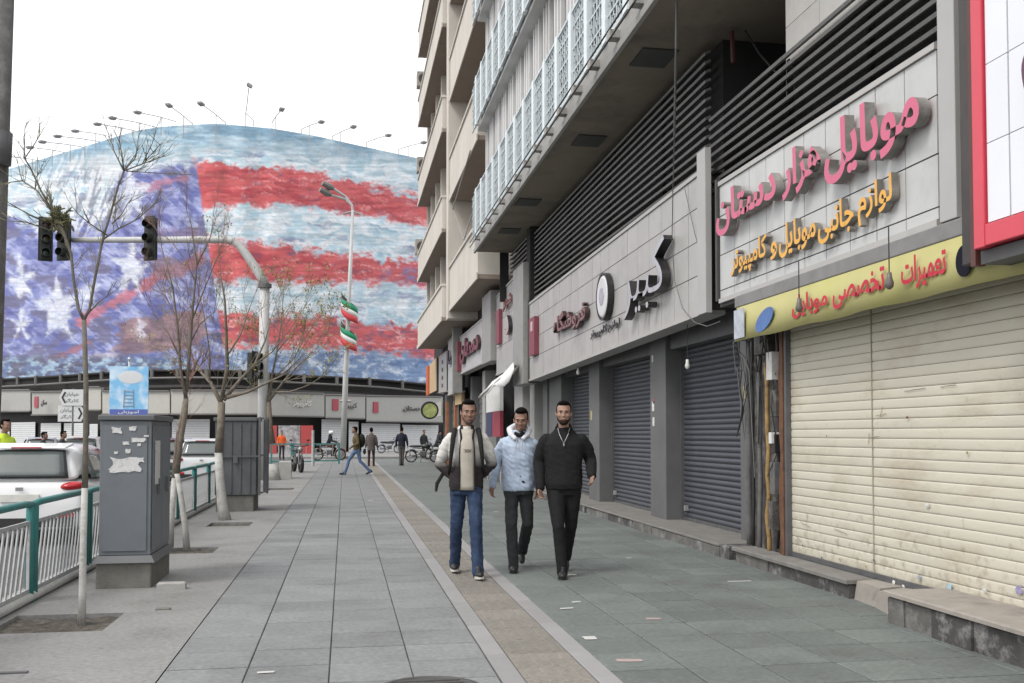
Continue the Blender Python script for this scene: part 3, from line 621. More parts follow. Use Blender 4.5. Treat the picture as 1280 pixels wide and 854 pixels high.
# small stickers on pillars
m_stk = mat('sticker_white', (.6, .6, .58), .7, .15, 20)
for y, z, s_, mm in [(14.95, 1.78, .1, m_stk), (14.93, 1.55, .09, m_stk), (14.95, 2.55, .07, m_stk), (18.9, 1.7, .12, mat('sticker_yellow', (.4, .36, .18), .7, .3, 20)), (14.9, 1.9, .05, mat('sticker_red', (.4, .08, .07), .7)), (11.35, 1.85, .1, mat('sticker_ochre', (.34, .28, .12), .7, .3, 20))]:
    b = MB(); b.box(4.744, 4.749, y - s_, y, z, z + s_ * 1.5); b.build('sticker', mm, A)
# dark doorway left of the shutters, beyond it the far shop fronts
m_fsh = mat('w_far_shop', (.13, .13, .125), .7, .2, 2)
for (y0, y1, z1, mm) in [(23.0, 23.5, 3.0, m_pillar), (24.6, 25.2, 3.1, mat('w_pale_pillar', (.34, .34, .33), .7, .1, 2)), (26.3, 27.6, 3.1, MATS['w_pale_pillar']), (29.6, 30.5, 3.5, m_pillar), (33.5, 34.2, 3.6, MATS['w_pale_pillar']), (37.0, 37.6, 3.6, m_pillar), (41.5, 42.2, 3.4, m_pillar), (46.5, 47.1, 3.3, m_pillar)]:
    b = MB(); b.box(4.72, 5.11, y0, y1, -.01, z1); b.build('pillar', mm, A)
for (y0, y1, mm) in [(27.7, 29.5, m_grsh), (34.3, 36.9, m_fsh), (37.7, 41.4, m_fsh), (42.3, 46.4, m_fsh)]:
    b = MB(); n = 16
    for k in range(n): b.box(4.98 + .02 * (k % 2), 5.11, y0, y1, .02 + 2.9 * k / n, .02 + 2.9 * (k + .93) / n)
    b.build('far_shutter', mm, A)
for (y0, col, z0, z1, X) in [(38.8, (.32, .13, .06), .02, 3.0, 4.55), (41.0, (.33, .15, .07), .02, 3.0, 4.5), (44.5, (.30, .12, .06), .02, 2.9, 4.5)]:
    b = MB(); b.box(X, X + .12, y0, y0 + .3, z0, z1); b.build('door_post', mat('rust_orange%d' % int(y0) if False else 'rust_orange', col, .7, .3, 4), A)
b = MB(); b.box(4.5, 4.62, 38.6, 41.4, 2.62, 3.05); b.build('door_lintel', mat('tan_board', (.45, .33, .18), .7, .1), A)
# stone step along the shutters: separate stones with a rough lip
b = MB(); n = 13
stp = thing('stone_step', 'long low dark stone step running along under the grey roller shutters', 'step', (4.6, 16, 0))
ys_ = [11.0, 12.2, 13.6, 14.5, 16.0, 17.5, 18.6, 20.2, 21.6, 23.4]
for i in range(len(ys_) - 1):
    y0, y1 = ys_[i] + .006, ys_[i + 1] - .006; q = MB(); j = random.uniform(-.012, .012)
    q.bbox(4.30 + j, 4.40 + j, y0, y1, -.02, .118 + random.uniform(-.006, .004), .015); q.build('riser_stone', (m_step, m_stepd)[i % 2 if i > 1 else 0], stp)
    q = MB(); q.bbox(4.29, 5.11, y0, y1, .122, .146 + random.uniform(-.003, .003), .008); q.build('tread_stone', m_steptop, stp)
q = MB(); q.bbox(4.3, 5.1, 10.72, 10.99, -.02, .15, .02); q.build('end_stone', m_stepd, stp)

# ---- stone clad block over the near shops
B = thing('stone_clad_building', 'pale stone clad upper building above the slatted band at the top right', 'building', (4.4, 6, 0))
b = MB(); b.box(4.57, 13, 2.0, 9.6, 5.25, 12); b.build('wall', m_joint, B)
m_clad = mat('w_cladding', (.43, .42, .40), .65, .06, 2, .15, 60, rnd=.05, dirt=(.3, .29, .27), dirt_amt=.4)
me_cl = MB().box(0, .05, 0, .74, 0, .39).mesh('cladding_stone', m_clad)
for i in range(8):
    for j in range(9): inst(me_cl, 'cladding_stone', (4.515, 9.6 - .747 - i * .747, 5.26 + j * .397), B)
b = MB(); b.box(4.62, 13, 2.0, YA0, 4.3, 5.245); b.build('louvre_backing', m_void, B)
for y in (9.05, 9.35): b = MB(); b.box(4.505, 4.514, y, y + .03, 6.0, 6.09); b.build('fixing_hole', m_void, B)

# ---- signs
m_tile = mat('sign_tile', (.40, .39, .375), .38, .05, 2.5, 0, rnd=.035, dirt=(.25, .245, .235), dirt_amt=.5, dirt_scale=1.5)
m_tile2 = mat('sign_tile_pale', (.50, .505, .495), .35, .05, 2.5, 0, rnd=.03, dirt=(.32, .32, .31), dirt_amt=.5, dirt_scale=1.5)
m_frame = mat('sign_frame', (.42, .41, .39), .45, .06, 4, metal=.1)
m_seam = mat('sign_seam', (.075, .072, .07), .8)
def sign(lab, yf, zf, yn, zn, ncol, rows, mt, X=XS, depth=.26, parent=None, frame=True, gap=.006):
    """yf/yn far and near ends, zf/zn = (bottom, top) there; rows = fractions"""
    t = thing('shop_sign', lab, 'sign', (X, (yf + yn) / 2, min(zf[0], zn[0])), 'signs of the near row of shops')
    Zb = lambda y, f: (zf[0] + (zn[0] - zf[0]) * (y - yf) / (yn - yf)) * (1 - f) + (zf[1] + (zn[1] - zf[1]) * (y - yf) / (yn - yf)) * f
    q = MB(); q.hexa([(X + .012, yf, Zb(yf, 0)), (X + depth, yf, Zb(yf, 0)), (X + depth, yn, Zb(yn, 0)), (X + .012, yn, Zb(yn, 0)), (X + .012, yf, Zb(yf, 1)), (X + depth, yf, Zb(yf, 1)), (X + depth, yn, Zb(yn, 1)), (X + .012, yn, Zb(yn, 1))])
    q.build('sign_box', m_seam, t)
    for i in range(ncol):
        ya = yf + (yn - yf) * i / ncol - gap; yb = yf + (yn - yf) * (i + 1) / ncol + gap
        for j in range(len(rows) - 1):
            f0, f1 = rows[j], rows[j + 1]; dx = random.uniform(-.0015, .0015)
            P = lambda y, f, s: (X + dx, y, Zb(y, f) + s)
            q = MB(); a0, a1, c1, c0 = P(ya, f0, gap), P(yb, f0, gap), P(yb, f1, -gap), P(ya, f1, -gap); o_ = lambda p: (p[0] + .016, p[1], p[2])
            q.hexa([a0, a1, o_(a1), o_(a0), c0, c1, o_(c1), o_(c0)]); q.build('panel', mt, t)
    if frame:
        q = MB()
        for f, e in ((0, -.05), (1, .0)):
            q.hexa([(X - .02, yf, Zb(yf, f) + e), (X + depth + .01, yf, Zb(yf, f) + e), (X + depth + .01, yn, Zb(yn, f) + e), (X - .02, yn, Zb(yn, f) + e), (X - .02, yf, Zb(yf, f) + e + .05), (X + depth + .01, yf, Zb(yf, f) + e + .05), (X + depth + .01, yn, Zb(yn, f) + e + .05), (X - .02, yn, Zb(yn, f) + e + .05)])
        q.build('frame', m_frame, t)
    t['zb'] = 0; del t['zb']
    return t, Zb
UX, UY, UN = (0, -1, 0), (0, 0, 1), (-1, 0, 0)
m_pink = mat('letter_pink', srgb(205, 98, 128), .45, .05, 3); m_lside = mat('letter_side', (.22, .21, .195), .5, .3, 6, dirt=(.4, .38, .35), dirt_amt=.5)
m_yel = mat('letter_yellow', srgb(226, 168, 66), .45, .07, 3)
s1, Z1 = sign('pale tiled shop sign with raised pink and yellow Persian letters', 10.93, (2.99, 4.31), 6.62, (3.0, 4.27), 10, [0, .074, .385, .73, 1], m_tile2)
put_text('pink_lettering', 'دستان', m_pink, s1, (XS - .03, 10.74, 3.66), 1.60, .48, .09, UX, UY, UN, .028, m_lside)
put_text('pink_lettering', 'هزار', m_pink, s1, (XS - .03, 9.0, 3.68), .80, .46, .09, UX, UY, UN, .028, m_lside)
put_text('pink_lettering', 'موبایل', m_pink, s1, (XS - .03, 8.14, 3.60), 1.48, .54, .09, UX, UY, UN, .028, m_lside)
put_text('yellow_lettering', 'کامپیوتر', m_yel, s1, (XS - .015, 10.42, 3.15), .95, .32, .06, UX, UY, UN, .022, m_lside)
put_text('yellow_lettering', 'و', m_yel, s1, (XS - .015, 9.38, 3.17), .15, .18, .06, UX, UY, UN, .022, m_lside)
put_text('yellow_lettering', 'موبایل', m_yel, s1, (XS - .015, 9.18, 3.15), .78, .33, .06, UX, UY, UN, .022, m_lside)
put_text('yellow_lettering', 'جانبی', m_yel, s1, (XS - .015, 8.36, 3.13), .64, .33, .06, UX, UY, UN, .022, m_lside)
put_text('yellow_lettering', 'لوازم', m_yel, s1, (XS - .015, 7.65, 3.15), .53, .33, .06, UX, UY, UN, .022, m_lside)
# near end column of that sign and its dark far edge
b = MB(); b.box(4.22, 4.5, 6.29, 6.49, 2.94, 5.9); b.build('end_column', mat('column_pale', (.40, .395, .385), .45, .05, 2), s1, bevel=.006)
b = MB(); b.box(4.27, 4.52, 10.95, 11.0, 2.97, 4.4); b.build('edge_trim', m_seam, s1)
b = MB(); b.box(4.32, 4.9, 6.4, 10.98, 2.90, 2.985); b.build('soffit', m_seam, s1)

m_blk = mat('letter_black', (.025, .024, .024), .35); m_chrome = mat('letter_chrome', (.62, .62, .62), .22, .1, 5, metal=.5); m_brown = mat('letter_brown', (.20, .09, .085), .4, .2, 6); m_brs = mat('letter_brown_side', (.05, .03, .03), .5)
s2, Z2 = sign('long pale tiled shop sign with big black Persian letters and a round white emblem', 23.0, (2.72, 4.48), 11.45, (2.93, 4.62), 21, [0, .27, .52, .77, 1], m_tile)
put_text('lettering', 'کبیر', m_chrome, s2, (XS - .03, 14.45, 3.14), 1.95, .92, .13, UX, UY, UN, -.006, m_blk)
put_text('brown_lettering', 'فروشگاه', m_brown, s2, (XS - .02, 19.85, 3.38), 2.75, .46, .08, UX, UY, UN, .03, m_brs)
put_text('small_lettering', 'کامپیوتر', m_blk, s2, (XS - .02, 17.0, 3.08), 1.1, .17, .015, UX, UY, UN, .008)
put_text('small_lettering', 'لوازم', m_blk, s2, (XS - .02, 15.8, 3.09), .7, .17, .015, UX, UY, UN, .008)
b = MB(); b.lathe([(.0001, 0), (.31, 0), (.34, .01), (.36, .03), (.37, .10)], (XS - .115, 15.9, 3.70), 32, 'x'); em = b.build('emblem', mat('emblem_white', (.62, .62, .62), .3, .05), s2)
for p in em.data.vertices: pass
b = MB(); b.lathe([(.365, .01), (.395, .01), (.395, .11), (.37, .11)], (XS - .12, 15.9, 3.70), 32, 'x', True); b.build('emblem_rim', m_blk, em)
b = MB(); b.lathe([(.0001, -.004), (.16, -.004), (.16, .001)], (XS - .117, 15.9, 3.70), 6, 'x'); b.build('emblem_star', mat('emblem_grey', (.36, .35, .42), .5), em)
b = MB(); b.box(4.19, XS - .01, 21.85, 22.5, 3.22, 4.08); eb = b.build('emblem_plate', mat('emblem_crimson', (.20, .045, .065), .45, .1), s2)
b = MB(); b.xbox((4.187, 22.17, 3.88), (.006, .22, .22)); b.build('emblem_mark', mat('mark_pale', (.55, .4, .4), .5), eb)
b = MB(); b.box(4.21, 4.29, 11.16, 11.44, 2.86, 4.84); b.build('end_column', MATS['column_pale'], s2, bevel=.006)
b = MB(); b.box(4.16, 4.5, 23.1, 24.55, 2.62, 5.52); b.build('end_column', mat('column_grey', (.29, .285, .275), .5, .08, 2, dirt=(.18, .17, .16), dirt_amt=.5), s2, bevel=.006)
b = MB(); b.box(4.27, 4.52, 23.01, 23.08, 2.64, 4.6); b.build('edge_trim', m_seam, s2)

s3, Z3 = sign('narrow pale shop sign with a crimson upright plate, third from the camera', 28.2, (3.16, 5.35), 24.7, (3.17, 5.45), 4, [0, .33, .66, 1], m_tile)
b = MB(); b.box(4.20, XS - .01, 27.1, 27.7, 3.95, 4.9); b.build('emblem_plate', MATS['emblem_crimson'], s3)
put_text('lettering', 'شهر', m_brown, s3, (XS - .05, 26.6, 4.75), 1.5, .36, .04, UX, UY, UN, .02)
put_text('lettering', 'د', m_chrome, s3, (XS - .02, 26.1, 4.05), .75, .5, .1, UX, UY, UN, .03, m_blk)
b = MB(); b.box(4.14, 4.5, 28.3, 30.1, 3.55, 5.6); b.build('end_column', MATS['column_grey'], s3, bevel=.006)
s4, Z4 = sign('pale shop sign with raised dark red calligraphy, under the beige building', 37.4, (3.72, 5.05), 30.3, (3.70, 5.06), 7, [0, .5, 1], m_tile2)
m_cal = mat('letter_crimson', (.17, .03, .05), .4)
put_text('lettering', 'دستان', m_cal, s4, (XS - .02, 36.6, 3.98), 5.2, .85, .09, UX, UY, UN, .05, m_brs)
b = MB(); b.box(4.15, XS - .01, 36.9, 37.3, 3.78, 4.9); b.build('emblem_plate', MATS['emblem_crimson'], s4)
s5, Z5 = sign('upright pale sign board with a dark symbol, beside the calligraphy sign', 41.8, (3.1, 5.3), 38.0, (3.1, 5.4), 3, [0, .5, 1], m_tile2)
put_text('lettering', 'سا', m_blk, s5, (XS - .06, 41.2, 4.3), 2.6, .6, .05, UX, UY, UN, .04)
b = MB(); b.box(4.05, 4.4, 37.5, 37.9, 3.0, 5.6); b.build('end_column', MATS['column_grey'], s5)
s6, Z6 = sign('grey sign board with small dark marks near the far end of the row', 46.0, (3.4, 4.95), 42.4, (3.3, 4.95), 3, [0, 1], m_tile)
for k in range(4): b = MB(); b.xbox((XS - .01, 44.2, 3.6 + k * .35), (.02, .5, .16)); b.build('mark', m_ink, s6)
s7, Z7 = sign('tan and orange sign board at the far end of the row', 52.0, (3.5, 4.95), 47.2, (3.5, 5.1), 2, [0, 1], mat('sign_tan', (.50, .36, .21), .6, .1), frame=False)
b = MB(); b.box(4.2, 4.29, 51.1, 52.1, 3.45, 4.95); b.build('orange_edge', mat('sign_orange', (.52, .12, .05), .6), s7)
b = MB(); b.box(4.55, 4.62, 47.3, 52, 2.3, 3.0); b.build('lower_board', m_board2, s7)

# ---- red framed sign at the right edge
s0 = thing('shop_sign', 'white tiled sign in a bright red frame at the right edge of the photo', 'sign', (3.95, 4.5, 2.6), 'signs of the near row of shops')
X0 = 3.95; m_rf = mat('frame_red', (.62, .055, .085), .35, .05, 3); m_wt = mat('tile_white', (.74, .76, .80), .18, .02, 2, rnd=.02)
b = MB(); b.box(X0 + .02, X0 + .24, 2.6, 5.70, 2.66, 6.2); b.build('sign_box', m_seam, s0)
b = MB(); b.box(X0 - .02, X0 + .26, 5.58, 5.685, 2.59, 6.3); b.build('frame', m_rf, s0, bevel=.006)
b = MB(); b.box(X0 - .018, X0 + .25, 2.6, 5.575, 2.595, 2.73); b.build('frame', m_rf, s0, bevel=.006)
for i in range(5):
    for j in range(7):
        y1 = 5.575 - .012 - i * .62 + (.42 if i else 0) - (0 if i == 0 else .0); 
        ya, yb = (5.36, 5.565) if i == 0 else (5.352 - i * .62, 5.352 - (i - 1) * .62 - .007)
        q = MB(); q.box(X0, X0 + .018, ya, yb, 2.74 + j * .5, 2.74 + (j + 1) * .5 - .006); q.build('panel', m_wt, s0)
put_text('lettering', 'م', mat('letter_purple', (.10, .03, .07), .4), s0, (X0 - .06, 5.09, 3.25), .6, .62, .05, UX, UY, UN, .03)
b = MB(); b.box(4.10, 4.3, 5.84, 6.06, 2.55, 6.3); b.build('side_post', mat('post_dark', (.05, .043, .04), .45, .2, 3, metal=.3), s0, bevel=.01)
b = MB(); b.box(3.98, 4.05, 5.74, 5.79, 2.5, 6.3); b.build('side_post', mat('post_rust', (.09, .03, .025), .5), s0)
b = MB(); b.box(3.99, 4.4, 2.6, 5.7, 2.50, 2.585); b.build('soffit', mat('w_dgrey', (.08, .08, .082), .6), s0)

# ---- yellow banner over the cream shutter
bn = thing('shop_banner', 'yellow green banner with red Persian letters hanging over the cream shutter', 'banner', (4.2, 7.5, 2.43))
m_ban = mat('banner_yellow', srgb(190, 184, 124, .85), .6, .06, 2, .1, 20, dirt=srgb(170, 172, 96), dirt_amt=.5, dirt_scale=1.2); XB = 4.2
q = MB(); ny = 40; vs = []
for zf_ in (0, .5, 1):
    for i in range(ny + 1):
        y = 10.25 - i * (10.25 - 4.5) / ny; sag = .012 * math.sin(i * .9) + .008 * math.sin(i * 2.3)
        zb, zt = 2.43 + .006 * math.sin(i * .7), 2.80; vs.append((XB + sag * (1 - zf_) + .02 * zf_, y, zb + (zt - zb) * zf_))
q.add(vs, [(j * (ny + 1) + i, j * (ny + 1) + i + 1, (j + 1) * (ny + 1) + i + 1, (j + 1) * (ny + 1) + i) for j in range(2) for i in range(ny)])
cl = q.build('cloth', m_ban, bn, smooth=True); sm_ = cl.modifiers.new('s', 'SOLIDIFY'); sm_.thickness = .006
b = MB(); b.box(4.215, 4.5, 4.5, 10.3, 2.803, 2.93); b.build('awning_box', mat('awning_grey', (.21, .205, .2), .7, .15, 4), bn, bevel=.01)
m_rl = mat('banner_red', srgb(190, 40, 62), .6, .08, 6)
put_text('lettering', 'موبایل', m_rl, bn, (XB - .014, 8.82, 2.51), .70, .22, .003, UX, UY, UN, .02)
put_text('lettering', 'تخصصی', m_rl, bn, (XB - .014, 8.02, 2.50), .84, .25, .003, UX, UY, UN, .02)
put_text('lettering', 'تعمیرات', m_rl, bn, (XB - .014, 6.94, 2.50), .57, .26, .003, UX, UY, UN, .02)
q = MB(); q.xbox((XB - .015, 10.1, 2.61), (.008, .27, .31)); q.build('grey_patch', mat('patch_grey', (.42, .45, .50), .6, .25, 10), bn)
q = MB(); pts = [(9.55 + .30 * math.cos(a) * .72, 2.58 + .10 * math.sin(a) - .12 * math.cos(a) * .5) for a in [2 * math.pi * k / 20 for k in range(20)]]; q.prism([(p[0] - .1, p[1]) for p in pts], XB - .02, XB - .012, 'x'); q.build('blue_oval', mat('oval_blue', (.07, .15, .36), .5, .2, 6), bn)
q = MB(); q.prism([(6.16 + .09 * math.cos(a), 2.61 + .11 * math.sin(a)) for a in [2 * math.pi * k / 20 for k in range(20)]], XB - .02, XB - .012, 'x'); q.build('dark_oval', mat('oval_dark', (.02, .02, .03), .95, spec=.05), bn)
q = MB(); q.xbox((XB - .015, 5.84, 2.63), (.008, .16, .17)); q.build('blue_patch', mat('patch_blue', (.30, .38, .50), .5), bn)
# hanging bulbs and cables
m_bulb = mat('bulb_glass', (.6, .6, .57), .2); m_cable = MATS['cable_black']
for (x, y, z1, z0, X, wh) in [(6.93, 0, 3.0, 2.55, 4.08, 'in front of the right part of the yellow banner'), (8.45, 0, 3.0, 2.56, 4.08, 'in front of the middle of the yellow banner'), (12.4, 0, 3.0, 2.30, 4.42, 'before the nearest grey shutter'), (18.7, 0, 2.9, 2.6, 4.45, 'before the middle grey shutters')]:
    t = thing('hanging_lamp', 'bare lamp hanging on a wire ' + wh, 'lamp', (X, x, z0), 'lamps hanging under the signs')
    q = MB(); q.tube([(X, x, z1), (X, x, z0 + .08)], .005, 5); q.build('wire', m_cable, t)
    q = MB(); q.lathe([(.018, .10), (.022, .06), (.034, .02), (.030, -.01), (.012, -.028), (.0001, -.03)], (X, x, z0), 10); q.build('bulb', m_bulb if X > 4.3 else mat('spot_dark', (.13, .12, .11), .4), t, smooth=True)
t = tag(MB().tube([at(846, -20, X=3.6), at(845, 60, X=3.6), at(843, 170, X=3.7)], .014, 6).build('hanging_pipe', mat('conduit', (.07, .07, .068), .5)), 'thin dark conduit hanging down across the grey ceiling and louvres', 'pipe')
t = tag(MB().tube([at(843, 170, X=3.7), at(841, 240, X=4.0), at(840, 300, X=4.2), at(843, 350, X=4.24), at(853, 385, X=4.24), at(868, 403, X=4.24), at(884, 408, X=4.24), at(900, 402, X=4.24)], .006, 5).build('loose_cable', mat('cable_grey', (.12, .12, .12), .6)), 'loose cable looping down over the pale sign with black letters', 'cable')
t = tag(MB().tube([at(856, 236, X=4.25), at(868, 290, X=4.26), at(880, 332, X=4.26)], .005, 5).build('loose_cable', MATS['cable_grey']), 'short slanting cable near the right end of the black lettered sign', 'cable')

# ---- junk strip with gas pipe, conduits and meter boxes
J = thing('service_riser', 'grimy column of pipes, cables and junction boxes between grey and cream shutters', 'pipes', (4.5, 10.3, 0))
m_grime = mat('w_grime', (.075, .07, .065), .85, .6, 9, 1.0, 40, dirt=(.26, .25, .23), dirt_amt=.7, dirt_scale=7)
b = MB(); b.box(4.66, 5.11, 9.77, 10.98, .0, 2.9); b.build('backing_wall', m_grime, J)
m_gas = mat('gas_pipe', (.30, .19, .07), .55, .4, 8, dirt=(.10, .05, .03), dirt_amt=.8, dirt_scale=10); m_gp = mat('grey_conduit', (.12, .12, .12), .5, .3, 8); m_rust = mat('rust', (.13, .06, .03), .8, .4, 10, .5)
for (y, r, m, z0, z1, x) in [(10.85, .04, m_gp, .1, 2.7, 4.6), (10.62, .022, m_blk, .1, 2.6, 4.55), (10.45, .028, m_gp, .05, 2.5, 4.56), (10.15, .026, m_gas, .05, 2.2, 4.52), (10.02, .018, m_blk, .2, 2.75, 4.58), (9.82, .03, m_rust, .05, 2.6, 4.54), (9.92, .014, m_gp, .1, 2.7, 4.6)]:
    q = MB(); n = 9; q.tube([(x + random.uniform(-.01, .01), y + random.uniform(-.014, .014), z0 + (z1 - z0) * i / n) for i in range(n + 1)], r, 8); q.build('pipe', m, J, smooth=True)
for (y, z, sy, sz, m) in [(10.0, .95, .12, .34, m_gp), (9.98, 1.32, .11, .2, m_blk), (9.97, 1.75, .15, .28, m_grime), (9.99, 2.15, .14, .3, m_stk), (10.3, 2.45, .3, .3, m_grime), (9.98, 1.38, .07, .12, m_stk), (10.05, .55, .1, .3, m_grime), (10.7, 2.62, .34, .24, m_gp)]:
    q = MB(); q.xbox((4.56 if m is not m_stk else 4.53, y, z), (.12, sy, sz)); q.build('junction_box', m, J, bevel=.005)
for k in range(9):
    y = random.uniform(9.85, 10.9); q = MB(); pts = [(random.uniform(4.45, 4.56), y, 2.85)]
    for i in range(7): y += random.uniform(-.12, .1); pts.append((random.uniform(4.44, 4.56), max(9.8, min(10.95, y)), 2.7 - i * random.uniform(.08, .3)))
    q.tube(pts, .007, 4); q.build('cable', m_cable if k % 3 else MATS['cable_grey'], J)
q = MB(); q.box(4.5, 5.0, 9.78, 10.98, .0, .12); q.build('rubble_base', m_step, J)

# ---- cream shutter
m_cream = mat('w_cream_shutter', (.55, .52, .43), .6, .05, 1.6, .15, 60, dirt=(.40, .345, .25), dirt_amt=.75, dirt_scale=2.2, stretch=(1, .35, 1), rnd=.03)
gn_ = m_cream.node_tree; gb_ = gn_.nodes['Principled BSDF']; _src = gb_.inputs['Base Color'].links[0].from_socket
gg_ = gn_.nodes.new('ShaderNodeNewGeometry'); gs_ = gn_.nodes.new('ShaderNodeSeparateXYZ'); gn_.links.new(gg_.outputs['Position'], gs_.inputs[0])
gz_ = gn_.nodes.new('ShaderNodeMapRange'); gz_.inputs[1].default_value = .9; gz_.inputs[2].default_value = .15; gz_.inputs[3].default_value = 0; gz_.inputs[4].default_value = .22; gn_.links.new(gs_.outputs[2], gz_.inputs[0])
gt_ = gn_.nodes.new('ShaderNodeTexNoise'); gt_.inputs['Scale'].default_value = 11; gt_.inputs['Detail'].default_value = 8; gn_.links.new(gg_.outputs['Position'], gt_.inputs[0])
ga_ = gn_.nodes.new('ShaderNodeMath'); ga_.operation = 'ADD'; gn_.links.new(gz_.outputs[0], ga_.inputs[0]); gn_.links.new(gt_.outputs[0], ga_.inputs[1])
gr_ = gn_.nodes.new('ShaderNodeValToRGB'); gr_.color_ramp.elements[0].position = .66; gr_.color_ramp.elements[1].position = .86; gr_.color_ramp.elements[1].color = (.5, .5, .5, 1); gn_.links.new(ga_.outputs[0], gr_.inputs[0])
gm_ = gn_.nodes.new('ShaderNodeMix'); gm_.data_type = 'RGBA'; gm_.inputs[7].default_value = (.22, .165, .105, 1); gn_.links.new(gr_.outputs[0], gm_.inputs[0]); gn_.links.new(_src, gm_.inputs[6]); gn_.links.new(gm_.outputs[2], gb_.inputs['Base Color'])
C0 = thing('shutter_shop', 'shop front closed by a big cream roller shutter under the yellow banner', 'shop front', (4.55, 7, 0))
me_cs = slat_mesh(.084, .0055, m_cream, flat=.35, n=8)
g = shutter(4.2, 9.64, 4.56, .17, 2.72, .084, m_cream, me_cs, parent=C0)
b = MB(); b.box(4.49, 4.56, 9.70, 9.76, .1, 2.75); b.build('guide_rail', m_rust, C0)
for (x, y, s_, mm) in [(1160, 632, .05, m_stk), (1150, 722, .05, mat('sticker_blue', (.25, .32, .42), .7, .3, 30)), (1188, 734, .07, mat('sticker_sky', (.35, .5, .6), .7, .3, 30)), (1275, 738, .08, mat('sticker_violet', (.28, .25, .4), .7, .5, 30)), (1135, 522, .03, m_rust), (1232, 738, .05, m_stk), (1050, 699, .028, MATS['sticker_ochre']), (1083, 708, .026, MATS['sticker_ochre']), (1210, 566, .03, MATS['sticker_ochre']), (1034, 545, .02, m_rust), (1118, 728, .05, m_stk), (1130, 733, .045, m_stk), (1093, 700, .03, m_guide), (1012, 700, .025, m_guide), (1028, 697, .03, m_guide), (1004, 682, .03, m_guide)]:
    s_ *= .55; p = at(x, y, X=4.545); q = MB(); q.add([(4.536 + .004 * random.random(), p.y + s_ * math.cos(a) * random.uniform(.7, 1.1), p.z + s_ * .8 * math.sin(a) * random.uniform(.7, 1.1)) for a in [k * math.pi / 3.5 for k in range(7)]] + [(4.535, p.y, p.z)], [(k, (k + 1) % 7, 7) for k in range(7)])
    q.build('sticker', mm, C0)
q = MB()
for (x, y, l, a) in [(1000, 652, .22, -.2), (1042, 661, .25, -.1), (1095, 528, .0, 0), (1130, 489, .3, .03), (1175, 484, .2, .03), (995, 670, .12, -.4), (1085, 548, .18, .1), (1095, 520, .16, .1), (1100, 522, .1, 1.2), (1085, 555, .1, 1.4)]:
    if not l: continue
    p = at(x, y, X=4.543); d = Vector((0, -math.cos(a), math.sin(a))) * l
    k_ = MB(); nn = 6; k_.tube([Vector((4.545, p.y, p.z)) + d * i / nn + Vector((0, 0, random.uniform(-.004, .004))) for i in range(nn + 1)], .0022, 4); k_.build('scratch', mat('scratch_brown', (.26, .17, .10), .8) if y < 640 and x < 1110 else m_guide, C0)
q = MB(); q.box(4.544, 4.556, 8.03, 8.036, .2, 2.7); q.build('seam', mat('seam_cream', (.33, .31, .25), .7), C0)
# steps in front of it
st = thing('stone_step', 'short cracked stone step with a dark end block below the cream shutter', 'step', (4.4, 9, 0))
q = MB(); q.bbox(4.28, 4.56, 8.02, 10.6, .125, .165, .008); q.build('tread_stone', m_steptop, st)
for y0, y1, m in [(8.03, 8.75, m_stepd), (8.76, 9.7, m_stepd), (9.71, 10.55, m_step)]: q = MB(); q.bbox(4.31 + random.uniform(0, .01), 4.5, y0, y1, -.02, .122, .012); q.build('riser_stone', m, st)
st = thing('ramp', 'small pinkish stone ramp block between the two steps at the cream shutter', 'ramp', (4.4, 7.6, 0))
m_pinks = mat('w_pink_stone', (.29, .265, .235), .8, .15, 4, .4, 40, dirt=(.16, .145, .13), dirt_amt=.8, dirt_scale=3)
q = MB(); q.hexa([(4.3, 7.56, -.02), (4.56, 7.56, -.02), (4.56, 8.0, -.02), (4.34, 8.0, -.02), (4.33, 7.56, .16), (4.56, 7.56, .17), (4.56, 8.0, .165), (4.37, 8.0, .155)]); q.build('stone', m_pinks, st)
q = MB(); q.hexa([(4.16, 7.0, -.02), (4.56, 7.0, -.02), (4.56, 7.55, -.02), (4.29, 7.55, -.02), (4.2, 7.0, .13), (4.56, 7.0, .19), (4.56, 7.55, .165), (4.32, 7.55, .14)]); q.build('stone', m_pinks, st)
st = thing('stone_step', 'taller broken stone step with dark patched blocks at the right edge', 'step', (4.2, 5.5, 0))
q = MB(); q.bbox(4.02, 4.56, 3.6, 6.98, .21, .245, .01); q.build('tread_stone', m_pinks, st)
ys_ = [6.97, 6.75, 6.4, 5.95, 5.45, 5.0, 4.5, 3.6]
for i in range(7): q = MB(); j = random.uniform(-.01, .02); q.bbox(4.05 + j, 4.5, ys_[i + 1] + .004, ys_[i] - .004, -.02, .207 - random.uniform(0, .01), .015); q.build('riser_stone', [m_step, m_step, m_stepd, m_stepd, m_step, m_step, m_stepd][i], st)

